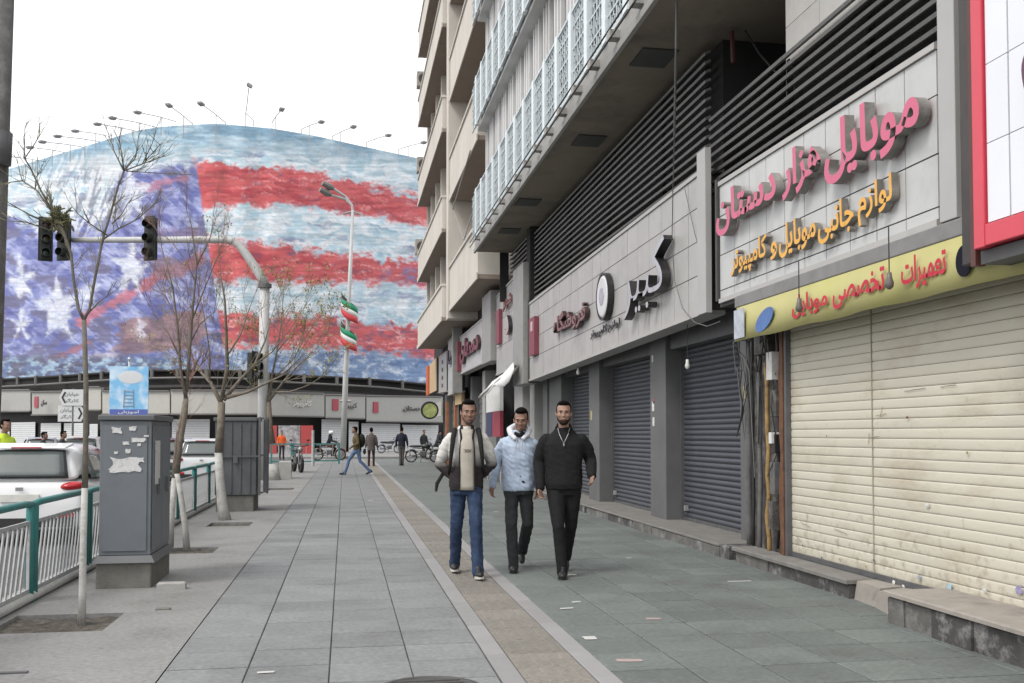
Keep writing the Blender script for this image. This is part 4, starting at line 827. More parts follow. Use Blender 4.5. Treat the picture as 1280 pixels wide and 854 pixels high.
# ---- beige building beyond
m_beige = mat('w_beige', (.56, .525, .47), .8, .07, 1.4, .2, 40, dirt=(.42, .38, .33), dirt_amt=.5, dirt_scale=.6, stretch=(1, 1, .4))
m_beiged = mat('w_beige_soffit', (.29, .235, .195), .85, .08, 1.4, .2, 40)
Cb = thing('beige_building', 'beige apartment building with stacked projecting balconies beyond the white facade', 'building', (4, 38, 0))
b = MB(); b.box(4.9, 13, 26.45, 47.6, 5.2, 30); b.build('wall', m_beige, Cb)
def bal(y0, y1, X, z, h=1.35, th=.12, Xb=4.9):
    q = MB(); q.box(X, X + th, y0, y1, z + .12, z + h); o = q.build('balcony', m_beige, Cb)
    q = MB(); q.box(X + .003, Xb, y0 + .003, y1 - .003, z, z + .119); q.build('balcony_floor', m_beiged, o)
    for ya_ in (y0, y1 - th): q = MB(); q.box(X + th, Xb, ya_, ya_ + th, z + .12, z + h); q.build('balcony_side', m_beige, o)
    q = MB(); q.box(X - .05, X + th + .03, y0 - .03, y1 + .03, z + h, z + h + .08); q.build('coping', m_beige, o)
    q = MB(); q.box(X - .04, X - .002, y0 - .02, y1 + .02, z - .02, z + .16); q.build('ledge', m_beige, o)
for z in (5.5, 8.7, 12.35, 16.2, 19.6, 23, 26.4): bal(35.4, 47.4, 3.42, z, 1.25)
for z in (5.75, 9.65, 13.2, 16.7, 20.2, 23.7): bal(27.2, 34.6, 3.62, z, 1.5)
for z0 in (7.1, 10.3, 14.0, 17.8, 21.2, 24.6):
    for y in (36.2, 38.6, 41.0, 43.4, 45.6):
        q = MB(); q.box(4.86, 4.92, y, y + 1.5, z0 + .1, z0 + 1.6); wv = q.build('window', m_glass, Cb)
        q = MB(); q.box(4.82, 4.858, y + .72, y + .78, z0 + .1, z0 + 1.6); q.box(4.82, 4.858, y, y + .05, z0 + .1, z0 + 1.6); q.box(4.82, 4.858, y + 1.45, y + 1.5, z0 + .1, z0 + 1.6); q.build('window_frame', m_white, wv)
    for y in (35.4, 37.9, 40.3, 42.7, 45.1, 47.25):
        q = MB(); q.box(3.85, 4.9, y, y + .28, z0 - .3, z0 + 2.3); q.build('pier', m_beige, Cb)
b = MB(); b.box(3.56, 4.9, 34.65, 35.35, 5.5, 30); b.build('pier', m_beige, Cb)
for z0 in (7.8, 11.7, 15.2, 18.7):
    for y in (27.9, 30.2, 32.4): q = MB(); q.box(4.86, 4.92, y, y + 1.4, z0, z0 + 1.3); q.build('window', m_glass, Cb)
m_ac = mat('ac_unit', (.36, .34, .31), .6, .1)
for i, (x, y, wh) in enumerate([(528, 98, 'high on the far corner of the beige building'), (528, 205, 'midway up the far corner of the beige building'), (526, 308, 'low on the far corner of the beige building')]):
    p = at(x, y, Y=47.6); t = thing('air_conditioner', 'small boxy air conditioner ' + wh, 'air conditioner', (p.x, p.y, p.z), 'air conditioners on the beige building')
    q = MB(); q.box(p.x - .25, p.x + .35, 47.62, 48.2, p.z - .35, p.z + .35); q.build('casing', m_ac, t); q = MB(); q.lathe([(.0001, 0), (.24, 0), (.24, .02)], (p.x + .05, 47.6, p.z), 12, 'y'); q.build('grille', m_ink, t)
# lamp bracket of the white facade's corner
t = tag(MB().tube([at(588, 188, X=3.4), at(566, 262, X=3.3), at(580, 300, X=3.4), at(590, 268, X=3.5)], .02, 5).build('wall_bracket', m_arm), 'thin bent metal bracket at the far lower corner of the railings', 'bracket')

# ---- white folded awning, wall panel, coloured boxes under the third sign
t = thing('awning', 'crumpled white awning fabric hanging on a slanting pole under the third sign', 'awning', at(600, 500, X=4.0))
q = MB(); pa, pb = at(599, 497, X=3.9), at(646, 456, X=4.1); q.tube([pa, pa.lerp(pb, .5), pb], .035, 6); q.build('pole', m_arm, t)
q = MB(); vs = []; pr = [(600, 494, 603, 498), (609, 486, 612, 490), (616, 477, 618, 482), (622, 473, 624, 484), (629, 468, 631, 483), (635, 461.5, 637, 477), (642, 453.5, 643, 462)]; n = len(pr) - 1
for i, (ax, ay, bx_, by) in enumerate(pr): vs += [at(ax, ay, X=4.02 + .02 * (i % 2)), at(bx_, by, X=3.94)]
q.add(vs, [(2 * i, 2 * i + 1, 2 * i + 3, 2 * i + 2) for i in range(n)]); o = q.build('fabric', mat('fabric_white', (.72, .72, .70), .8, .06, 4), t, smooth=True); o.modifiers.new('s', 'SOLIDIFY').thickness = .015
p = at(600, 512, X=4.45)
t = thing('display_stand', 'upright stand with a white top and navy and red lower panels behind the first walker', 'stand', (4.5, 29, 0))
for (y0, y1, z0, z1, m, nm) in [(28.2, 31.0, 2.1, 2.85, mat('panel_white', (.6, .6, .58), .6), 'top_panel'), (29.8, 31.0, 1.35, 2.09, mat('panel_navy', (.03, .035, .09), .6), 'navy_panel'), (28.2, 29.7, 1.35, 2.09, mat('panel_red', (.26, .03, .05), .6), 'red_panel')]:
    q = MB(); q.box(4.4, 4.5, y0, y1, z0, z1); q.build(nm, m, t)
q = MB(); q.tube([(4.45, 28.3, -.01), (4.45, 28.3, 1.35)], .03, 6); q.build('foot', m_arm, t); q = MB(); q.tube([(4.45, 30.9, -.01), (4.45, 30.9, 1.35)], .03, 6); q.build('foot', m_arm, t)
p = at(537, 513, X=3.9); t = thing('round_sign', 'small round sign with a yellow green face jutting out at the far shops', 'sign', p)
q = MB(); q.lathe([(.0001, -.06), (.34, -.06), (.34, .06), (.0001, .06)], p, 20, 'y'); q.build('face', mat('sign_lime', (.38, .43, .16), .5, .4, 6), t)
q = MB(); q.lathe([(.34, -.08), (.42, -.08), (.42, .08), (.34, .08)], p, 20, 'y', True); q.build('rim', m_blk, t); q = MB(); q.tube([(p.x + .4, p.y, p.z), (4.3, p.y, p.z)], .03, 5); q.build('bracket', m_arm, t)
# ------------------------------------------------------------------ street furniture on the left
m_teal = mat('teal_paint', (.035, .20, .19), .45, .18, 8, 0, dirt=(.10, .16, .15), dirt_amt=.6, dirt_scale=9)
m_bar = mat('fence_bar', (.40, .41, .41), .5, .12, 9, 0, dirt=(.2, .19, .18), dirt_amt=.6, dirt_scale=12)
fn = thing('fence', 'teal railing with slanted pale bars along the kerb', 'fence', (-2.62, 9, 0)); XF = -2.62
posts = [5.35 + 1.85 * k for k in range(14)]
me_fp = MB().tube([(0, 0, -.02), (0, 0, .80), (0, 0, .83)], [.036, .036, .03], 10).mesh('post', m_teal, smooth=True)
me_sl = MB().hexa([(-.006, -.016, .12), (.006, -.016, .12), (.006, .016, .12), (-.006, .016, .12), (-.006, .164, .66), (.006, .164, .66), (.006, .20, .66), (-.006, .20, .66)]).mesh('slat', m_bar)
for i, y in enumerate(posts):
    for dy in (-.055, .055): inst(me_fp, 'post', (XF, y + dy, 0), fn)
    if i == len(posts) - 1: break
    y0, y1 = y + .10, posts[i + 1] - .10
    b = MB(); b.tube([(XF, y, .82), (XF, y0 + .1, .835), (XF, y1 - .1, .835), (XF, posts[i + 1], .82)], .03, 10); b.build('top_rail', m_teal, fn, smooth=True)
    b = MB(); b.box(XF - .012, XF + .012, y0, y1, .66, .69); b.build('panel_rail', m_bar, fn); b = MB(); b.box(XF - .012, XF + .012, y0, y1, .09, .12); b.build('panel_rail', m_bar, fn)
    for yy in (y0, y1): b = MB(); b.box(XF - .012, XF + .012, yy - .012, yy + .012, .121, .659); b.build('panel_upright', m_bar, fn)
    n = 13
    for k in range(n): inst(me_sl, 'slat', (XF, y0 + .03 + (y1 - y0 - .24) * k / (n - 1), 0), fn)
b = MB(); b.tube([(XF, -3, .045), (XF, 29.5, .045)], .042, 10); b.build('base_pipe', mat('base_pipe', (.42, .42, .40), .6, .15, 6), fn, smooth=True)

# utility cabinets
m_cab = mat('cabinet_grey', (.135, .15, .165), .5, .06, 2, .05, 40, dirt=(.10, .105, .11), dirt_amt=.5, dirt_scale=2.2); m_cabd = mat('cabinet_edge', (.10, .105, .11), .5, .1, 5)
m_pl = mat('plinth_concrete', (.17, .165, .145), .9, .2, 4, .6, 40, dirt=(.09, .088, .08), dirt_amt=.6, dirt_scale=3); m_paper = mat('torn_paper', (.58, .58, .57), .85, .08, 30, dirt=(.3, .31, .33), dirt_amt=.7, dirt_scale=22)
pa, pb2, pc = at(117, 737, Z=0), at(187, 737, Z=0), at(212, 716, Z=0)
x0, x1, y0, y1 = pa.x, pb2.x, pa.y, pc.y
c1 = thing('utility_cabinet', 'tall grey metal utility cabinet with torn white paper on its front, on a plinth', 'cabinet', ((x0 + x1) / 2, (y0 + y1) / 2, 0))
b = MB(); b.box(x0 + .01, x1 - .01, y0 + .02, y1 - .02, -.01, .235); b.build('plinth', m_pl, c1, bevel=.012)
b = MB(); b.hexa([(x0 - .02, y0 - .03, .237), (x1 + .03, y0 - .03, .237), (x1 + .03, y1 + .02, .237), (x0 - .02, y1 + .02, .237), (x0 + .02, y0 + .02, .30), (x1 - .01, y0 + .02, .30), (x1 - .01, y1 - .02, .30), (x0 + .02, y1 - .02, .30)]); b.build('base_flange', m_cabd, c1)
b = MB(); b.box(x0 + .03, x1 - .02, y0 + .03, y1 - .03, .302, 1.545); b.build('body', m_cab, c1, bevel=.006)
b = MB(); b.box(x0 + .015, x1 + .01, y0 + .0, y1 - .0, 1.548, 1.60); b.build('roof_cap', m_cabd, c1, bevel=.01)
b = MB(); b.box(x0 + .06, x1 - .055, y0 + .018, y0 + .029, .34, 1.50); b.build('front_panel', m_cab, c1, bevel=.003)
for k, (ya, yb) in enumerate([(y0 + .07, (y0 + y1) / 2 - .01), ((y0 + y1) / 2 + .01, y1 - .07)]):
    b = MB(); b.box(x1 - .019, x1 - .006, ya, yb, .34, 1.50); d = b.build('door', m_cab, c1, bevel=.003)
    b = MB(); b.box(x1 - .005, x1 + .015, (ya + yb) / 2 - .02, (ya + yb) / 2 + .02, .85, 1.0); b.build('handle', m_cabd, d)
    b = MB()
b = MB(); b.box(x1 - .004, x1 + .004, y0 + .13, y0 + .34, .95, 1.36); b.build('side_notice', m_paper, c1)
fy = y0 + .012
def scrap(cx, cz, w_, h_, n=16, seed=1):
    rs = random.Random(seed); b = MB(); pts = []
    for k in range(n):
        a = 2 * math.pi * k / n; r = rs.uniform(.72, 1.12); ca, sa = math.cos(a), math.sin(a)
        pts.append((cx + w_ / 2 * r * max(-.9, min(.9, ca * 1.3)), fy - .001, cz + h_ / 2 * r * max(-.85, min(.85, sa * 1.3))))
    b.add(pts + [(cx, fy, cz)], [(k, (k + 1) % n, n) for k in range(n)]); b.build('torn_paper', m_paper, c1)
for i, (x, y, w_, h_) in enumerate([(157, 581, .30, .17), (146, 538, .10, .07), (166, 536, .07, .05), (173, 550, .14, .05), (157, 554, .07, .04), (145, 566, .04, .03), (160, 564, .06, .05), (174, 556, .04, .03), (172, 575, .12, .05), (183, 545, .05, .02), (141, 588, .07, .06)]):
    p = at(x, y, Y=fy); scrap(p.x, p.z, w_, h_, 18, i + 3)

p0, p1 = at(268, 640, Z=0), at(319, 640, Z=0); x0, x1, y0, y1 = p0.x, p1.x, p0.y, p0.y + 1.0
c2 = thing('utility_cabinet', 'dark ribbed utility cabinet with an open steel frame on its side, further along', 'cabinet', ((x0 + x1) / 2, (y0 + y1) / 2, 0))
m_cab2 = mat('cabinet_dark', (.085, .092, .10), .55, .15, 3, .1, 30, dirt=(.13, .135, .14), dirt_amt=.6, dirt_scale=2.5)
b = MB(); b.box(x0 + .02, x1 - .04, y0 + .03, y1, -.01, .30); b.build('plinth', m_pl, c2, bevel=.015)
b = MB(); b.box(x0, x1, y0, y1, .302, 1.66); b.build('body', m_cab2, c2, bevel=.008)
b = MB(); b.box(x0 - .03, x1 + .02, y0 - .03, y1 + .02, 1.662, 1.73); b.build('roof_cap', m_cabd, c2, bevel=.012)
for k in range(4): b = MB(); xx = x0 + .12 + k * (x1 - x0 - .24) / 3; b.box(xx - .015, xx + .015, y0 - .02, y0 - .001, .34, 1.63); b.build('rib', m_cab2, c2)
b = MB(); b.box(x0, x1 + .1, y0 - .045, y0 - .022, 1.0, 1.03); b.build('lock_bar', m_cabd, c2)
b = MB(); b.xbox(((x0 + x1) / 2, y0 - .04, .95), (.08, .03, .12)); b.build('handle', m_cabd, c2)
for xx, yy in ((x1 + .06, y0 - .03), (x1 + .16, y0 + .55)): b = MB(); b.box(xx - .02, xx + .02, yy - .02, yy + .02, .3, 1.74); b.build('frame_upright', m_guide, c2)
b = MB(); b.box(x1 + .12, x1 + .19, y0 + .1, y0 + .52, .34, 1.7); b.build('open_door', m_cab2, c2)
for z in (.33, 1.02, 1.70): b = MB(); b.box(x1 + .03, x1 + .13, y0 - .01, y0 + .05, z, z + .03); b.build('frame_bar', m_guide, c2)

p = at(214, 737, Z=0); b = MB(); b.bbox(p.x - .125, p.x + .125, p.y - .02, p.y + .07, -.001, .065, .012)
tag(b.build('concrete_block', mat('block_pale', (.34, .335, .32), .85, .1, 12, .5, 60)), 'small pale concrete block lying on the pavement right of the torn paper cabinet', 'block')
p = at(12, 842, Z=0); b = MB(); b.box(p.x - .12, p.x + .1, p.y - .02, p.y + .02, .0, .01); tag(b.build('metal_strip', m_guide), 'dark flat metal strip lying at the bottom left corner', 'metal strip')
p = at(204, 762, Z=0); b = MB(); b.xbox((p.x, p.y, .006), (.11, .07, .012)); tag(b.build('drain_lid', m_pl), 'tiny dark iron lid in the concrete beside the tree pit', 'lid')

# tall dark pole at the very left
b = MB(); b.tube([at(-27, 738, D=9), at(-16, 500, D=9), at(6, -80, D=9)], [.12, .115, .095], 14)
pole = thing('utility_pole', 'thick dark leaning pole cut off by the left edge', 'pole', at(-27, 738, D=9)); b.build('shaft', mat('pole_dark', (.10, .098, .094), .7, .25, 6, .4, 30, dirt=(.2, .195, .19), dirt_amt=.6, dirt_scale=6), pole, smooth=True)
b = MB(); b.tube([at(-5, 205, D=8.9), at(-3, 165, D=8.9)], .125, 14); b.build('collar', m_guide, pole, smooth=True)

# ------------------------------------------------------------------ traffic signals
m_post = mat('mast_paint', (.46, .465, .46), .45, .08, 4, 0, dirt=(.30, .30, .29), dirt_amt=.5, dirt_scale=2)
Dm = 31.0
mast = thing('traffic_mast', 'pale traffic light mast whose long arm reaches left over the road', 'traffic light', at(327, 600, D=Dm))
b = MB(); b.tube([at(327, 600, D=Dm), at(329, 480, D=Dm), at(331, 359, D=Dm)], [.17, .155, .15], 14); b.build('pole', m_post, mast, smooth=True)
b = MB(); b.tube([at(331, 360, D=Dm), at(331, 355, D=Dm)], .21, 14); b.build('flange', m_guide, mast)
b = MB(); b.tube([at(x, y, D=Dm) for x, y in [(331, 356), (327, 347), (318, 333), (307, 317), (299, 307), (291, 301.5), (280, 299.5), (200, 300), (90, 300)]], [.15, .145, .135, .13, .125, .12, .115, .1, .085], 12); b.build('arm', m_post, mast, smooth=True)
m_sig = mat('signal_housing', (.012, .015, .013), .6, .4, 6, dirt=(.06, .065, .05), dirt_amt=.4, dirt_scale=8)
def signal(px, py, D, h, rz, lab, n=3, parent=None):
    c = at(px, py, D=D); t = thing('signal_head', lab, 'traffic light', c, 'signal heads on the traffic mast', rz)
    q = MB(); q.box(-.15, .15, -.02, .2, -h / 2, h / 2); q.build('housing', m_sig, t, world=False, bevel=.02)
    q = MB(); q.box(-.21, .21, .0, .015, -h / 2 - .04, h / 2 + .04); q.build('backplate', m_sig, t, world=False)
    for k in range(n):
        z = h / 2 - (k + .5) * h / n; r = min(.12, h / n * .38); q = MB(); q.lathe([(r, -.22), (r + .012, -.22), (r + .02, -.02), (r, -.02)], (0, 0, z), 14, 'y', True); q.build('visor', m_sig, t, world=False)
        q = MB(); q.lathe([(.0001, -.05), (r * .7, -.04), (r, -.022)], (0, 0, z), 14, 'y'); q.build('lens', mat(('lens_red', 'lens_amber', 'lens_green')[k], ((.04, .008, .007), (.045, .032, .007), (.008, .04, .022))[k], .25), t, world=False)
    return t
signal(187, 298, Dm - .2, 1.32, -.5, 'single traffic signal head in the middle of the long mast arm')
signal(57, 299, Dm - .1, 1.3, .35, 'left one of the two traffic signals at the mast arm end'); signal(79, 298, Dm - .3, 1.32, -.35, 'right one of the two traffic signals at the mast arm end')
signal(319, 458, Dm - .4, .85, 1.2, 'low small signal box fixed to the traffic mast pole')

# ------------------------------------------------------------------ lamp post with flags
Dl = 57.0; lp = thing('street_lamp', 'tall street lamp with a curved double head, carrying two flag banners', 'street lamp', at(428.5, 574.5, D=Dl))
b = MB(); b.tube([at(428.5, 574.5, D=Dl), at(432, 470, D=Dl), at(436, 380, D=Dl), at(441, 263, D=Dl)], [.17, .15, .12, .09], 12); b.build('pole', m_post, lp, smooth=True)
b = MB(); b.tube([at(428.4, 574, D=Dl), at(428.8, 570, D=Dl)], .4, 12); b.build('base', m_pl, lp)
for dx, dy in ((0, 0), (-3, 8)):
    b = MB(); b.tube([at(441, 266, D=Dl), at(440, 257, D=Dl), at(432, 246 + dy * .4, D=Dl), at(417 + dx, 236 + dy, D=Dl - .4)], .07, 8); b.build('arm', m_post, lp)
    b = MB(); a, c = at(417 + dx, 236 + dy, D=Dl - .4), at(403 + dx, 229 + dy, D=Dl - .8); b.tube([a, a.lerp(c, .3), c], [.1, .2, .14], 8); b.build('lamp_head', mat('lamp_shell', (.17, .165, .16), .5), lp)
b = MB(); b.tube([at(429, 267.5, D=Dl), at(441, 264.5, D=Dl), at(451, 268, D=Dl)], .06, 6); b.build('crossbar', m_arm, lp)
b = MB(); b.tube([at(425, 501.5, D=Dl), at(439, 501.5, D=Dl)], .09, 6); b.build('bracket', m_arm, lp)
for i, (cx, top) in enumerate([(437, 372), (436, 407)]):
    t = thing('flag', ('upper' if i == 0 else 'lower') + ' twisted green, white and red flag banner on the lamp post', 'flag', at(cx, top + 15, D=Dl), 'flags wrapped round the lamp post')
    c0 = at(cx, top, D=Dl); nn = 14
    for s_, (m, z0, z1) in enumerate([(mat('flag_green', (.02, .26, .13), .7, .1), .0, .33), (mat('flag_white', (.66, .66, .64), .7, .05), .33, .62), (mat('flag_red', (.55, .05, .06), .7, .1), .62, 1.0)]):
        q = MB(); vs = []
        for k in range(nn + 1):
            f = k / nn; a = math.pi * (1.0 + f * 1.0); R_ = .48
            dz = -f * 1.35; hh = .95 * (.75 + .25 * math.sin(math.pi * f))
            for zz in (z0, z1): vs.append((c0.x + R_ * math.cos(a) , c0.y + R_ * math.sin(a) * .8, c0.z + .0 + dz * .55 - zz * hh * 1.05))
        q.add(vs, [(2 * k, 2 * k + 1, 2 * k + 3, 2 * k + 2) for k in range(nn)]); o = q.build('stripe', m, t, smooth=True); o.modifiers.new('s', 'SOLIDIFY').thickness = .02
    q = MB(); vs = []
    for k in range(nn + 1):
        f = k / nn; a = math.pi * (f * .9 + .1); 
        for zz in (.0, .55): vs.append((c0.x + .46 * math.cos(a), c0.y + .46 * math.sin(a) * .8, c0.z + .38 - (1 - f) * 1.0 - zz))
    q.add(vs, [(2 * k, 2 * k + 1, 2 * k + 3, 2 * k + 2) for k in range(nn)]); o = q.build('shaded_back', m_blk, t, smooth=True); o.modifiers.new('s', 'SOLIDIFY').thickness = .02  # back half of the same flag, its shadow side painted black

# direction signs and the sky blue poster
Ds = 38.0; m_sgn = mat('sign_white', (.62, .63, .63), .5, .05)
def dsign(cx, cy, left, lab):
    w_, h_ = .95, .62; c = at(cx, cy, D=Ds); s_ = -1 if left else 1
    t = thing('direction_sign', lab, 'sign', c, 'arrow signs on one post'); P_ = [(-s_ * .48, -.31), (s_ * .36, -.31), (s_ * .5, 0), (s_ * .36, .31), (-s_ * .48, .31)]
    if s_ < 0: P_ = P_[::-1]
    q = MB(); q.prism(P_, 0, .03, 'y'); o = q.build('plate', m_sgn, t, world=False)
    q = MB(); q.hexa([(s_ * .24, -.01, .20), (s_ * .30, -.01, .22), (s_ * .30, -.002, .22), (s_ * .24, -.002, .20), (s_ * .34, -.01, .0), (s_ * .41, -.01, .0), (s_ * .41, -.002, .0), (s_ * .34, -.002, .0)])
    q.hexa([(s_ * .24, -.01, -.20), (s_ * .30, -.01, -.22), (s_ * .30, -.002, -.22), (s_ * .24, -.002, -.20), (s_ * .34, -.01, .001), (s_ * .41, -.01, .001), (s_ * .41, -.002, .001), (s_ * .34, -.002, .001)]); q.build('chevron', m_blk, t, world=False)
    for k in (0, 1): put_text('lettering', ['خیابان', 'کارگر'][k], mat('ink_grey', (.25, .25, .26), .6), t, Vector(c) + Vector((-.30 if left else -.4, -.005, .04 - .24 * k)) , .52, .16, .004, (1, 0, 0), (0, 0, 1), (0, -1, 0))
    return t
t = dsign(91, 497, True, 'upper white arrow sign, pointing left, beside the near tree trunk'); dsign(89, 517, False, 'lower white arrow sign, pointing right, beside the near tree trunk')
p = at(91, 497, D=Ds); tag(MB().tube([(p.x, p.y + .06, -.2), (p.x, p.y + .06, p.z + .35)], .04, 8).build('sign_post', m_guide), 'thin grey post carrying the two white arrow signs', 'post')
Dp = 30.0; c = at(161, 489, D=Dp); w_, h_ = 46 / 1240 * Dp, 62 / 1240 * Dp
t = thing('poster_panel', 'upright sky blue poster panel with a ladder, rising behind the near cabinet', 'poster', (c.x, c.y, -.14))
sky_m = bpy.data.materials.new('poster_sky'); sky_m.use_nodes = True; n_ = sky_m.node_tree.nodes; l_ = sky_m.node_tree.links; tc = n_.new('ShaderNodeTexCoord'); nz = n_.new('ShaderNodeTexNoise'); nz.inputs['Scale'].default_value = 2.2
cr = n_.new('ShaderNodeValToRGB'); cr.color_ramp.elements[0].position = .45; cr.color_ramp.elements[0].color = (*srgb(128, 190, 232), 1); cr.color_ramp.elements[1].position = .7; cr.color_ramp.elements[1].color = (*srgb(225, 238, 246), 1)
l_.new(tc.outputs['Object'], nz.inputs[0]); l_.new(nz.outputs[0], cr.inputs[0]); l_.new(cr.outputs[0], n_['Principled BSDF'].inputs['Base Color'])
b = MB(); b.box(c.x - w_ / 2, c.x + w_ / 2, c.y, c.y + .08, c.z - h_ / 2, c.z + h_ / 2); b.build('face', sky_m, t)
m_wp = mat('print_white', (.66, .68, .7), .6, .03); m_bp = mat('print_blue', (.10, .14, .42), .6, .05)
b = MB(); b.box(c.x - w_ / 2 + .01, c.x + w_ / 2 - .01, c.y - .006, c.y - .001, c.z - h_ / 2 + .01, c.z - h_ / 2 + .2); b.build('blue_band', m_bp, t)
b = MB(); b.tube([(c.x - .12, c.y - .01, c.z + .05), (c.x - .15, c.y - .01, c.z - .5)], .012, 4); b.tube([(c.x + .12, c.y - .01, c.z + .05), (c.x + .15, c.y - .01, c.z - .5)], .012, 4)
for k in range(5): b.box(c.x - .14, c.x + .14, c.y - .014, c.y - .004, c.z - .02 - k * .11, c.z + .005 - k * .11)
b.build('ladder_print', mat('print_grey', (.3, .36, .42), .6), t)
b = MB(); b.ell((c.x + .05, c.y - .002, c.z + .42), (.36, .006, .2), 14, 8); b.build('cloud_print', m_wp, t)
put_text('lettering', 'آموزش'.replace('آ', 'ا').replace('ز', 'ز'), m_wp, t, (c.x - .3, c.y - .008, c.z - h_ / 2 + .05), .6, .12, .004, (1, 0, 0), (0, 0, 1), (0, -1, 0))
b = MB(); b.tube([(c.x, c.y + .04, -.14), (c.x, c.y + .04, c.z - h_ / 2)], .05, 8); b.build('post', m_guide, t)
b = MB(); b.tube([(c.x, c.y + .04, c.z + h_ / 2), (c.x, c.y + .04, c.z + h_ / 2 + .16), (c.x + .02, c.y - .15, c.z + h_ / 2 + .24)], .035, 6); b.build('lamp', m_wp, t)

# ------------------------------------------------------------------ trees
m_bark = mat('bark', (.17, .145, .115), .9, .35, 14, .8, 60); m_barkd = mat('bark_dark', (.14, .128, .105), .9, .3, 14, .6, 60); m_lime = mat('limewash', (.47, .465, .44), .9, .12, 10, .5, 60, dirt=(.22, .2, .175), dirt_amt=.7, dirt_scale=7)
m_tw = mat('twig_red', (.24, .15, .12), .9, .3, 9); m_twg = mat('twig_green', (.19, .175, .11), .9, .3, 9); m_leaf = mat('leaf_young', (.24, .22, .07), .7, .35, 20); m_leafd = mat('leaf_olive', (.085, .095, .035), .7, .35, 20)
rt = random.Random(11)
def twig(q, p, d, L, r, depth, dev=.55, up=.25, cols=None, leaves=None, lp=.5, kids=3):
    pts = [p]; n = 4; dd = d.normalized()
    for i in range(n):
        dd = (dd + Vector((rt.uniform(-1, 1), rt.uniform(-1, 1), rt.uniform(-1, 1))) * .16 + Vector((0, 0, up * .25))).normalized(); pts.append(pts[-1] + dd * L / n)
    q.tube(pts, [r * (1 - .6 * i / n) for i in range(n + 1)], 5 if r > .008 else 3, cap=False)
    if depth > 0:
        for _ in range(kids):
            f = rt.uniform(.25, 1); k = min(n - 1, int(f * n)); s_ = pts[k].lerp(pts[k + 1], f * n - k)
            nd = (dd + Vector((rt.uniform(-1, 1), rt.uniform(-1, 1), rt.uniform(-.7, 1))) * dev).normalized()
            twig(q, s_, nd, L * rt.uniform(.45, .75), r * .55, depth - 1, dev, up, cols, leaves, lp, kids)
    elif leaves is not None and rt.random() < lp:
        for _ in range(3):
            f = rt.uniform(.3, 1); c = pts[0].lerp(pts[-1], f); s_ = rt.uniform(.014, .034) * LS; a = Vector((rt.uniform(-1, 1), rt.uniform(-1, 1), rt.uniform(-1, 1))).normalized(); bb = a.orthogonal().normalized()
            leaves.add([c, c + a * s_ + bb * s_ * .4, c + a * s_ * 2, c + a * s_ - bb * s_ * .4], [(0, 1, 2, 3)])
def tree(label, base, D, trunk, wash, branches, tips, mb, mt_, leafm=None, lp=.4, tl=.5, kids=3, depth=2, jit=.5, tr=.006, ls=1.0, group=None, pit=0):
    """trunk: [(px, py, r)...]; branches: lists of (px, py, r); tips: twig clusters"""
    trunk = [(x, y, r * .8) for x, y, r in trunk]; branches = [[(x, y, r * (.82 if D > 9 else .62)) for x, y, r in br] for br in branches]
    t = thing('bare_tree', label, 'tree', at(trunk[0][0], trunk[0][1], D=D), 'bare street trees in the pavement')
    def P(x, y, off=0): return at(x, y, D=D + off)
    w_ = [q for q in trunk if q[1] >= wash] ; u_ = [q for q in trunk if q[1] <= wash]
    q = MB(); q.tube([P(x, y) + (Vector((0, 0, -.06)) if i == 0 else Vector((0, 0, 0))) for i, (x, y, r) in enumerate(w_)], [r for *_, r in w_], 10); q.build('limewashed_trunk', m_lime, t, smooth=True)
    if len(u_) > 1: q = MB(); q.tube([P(x, y) for x, y, r in u_], [r for *_, r in u_], 10); q.build('trunk', mb, t, smooth=True)
    global LS; LS = ls
    q = MB(); lf = MB() if leafm else None
    for br in branches:
        off = rt.uniform(-jit, jit); n = len(br); pts = [P(x, y, off * i / max(1, n - 1)) for i, (x, y, r) in enumerate(br)]; rs = [r for *_, r in br]
        q2 = MB(); q2.tube(pts, rs, 7); q2.build('limb', mb, t, smooth=True)
        for i in range(1, n):
            seg = pts[i] - pts[i - 1]; k = max(1, int(seg.length / tl * 3.0))
            for _ in range(k):
                f = rt.random(); s_ = pts[i - 1].lerp(pts[i], f); nd = (seg.normalized() + Vector((rt.uniform(-1, 1), rt.uniform(-1, 1), rt.uniform(-.4, 1))) * .8).normalized()
                twig(q, s_, nd, tl * rt.uniform(.6, 1.2), tr, depth - 1, leaves=lf, lp=lp, kids=kids)
        twig(q, pts[-1], (pts[-1] - pts[-2]), tl, rs[-1] * .8, depth, leaves=lf, lp=lp, kids=kids)
    q.build('crown', mt_, t)
    if lf and lf.v: tag(lf.build('leaves', leafm, t), kind='stuff')
    return t
p = at(102, 775, Z=0); D1 = (p - CAM).dot(_f)
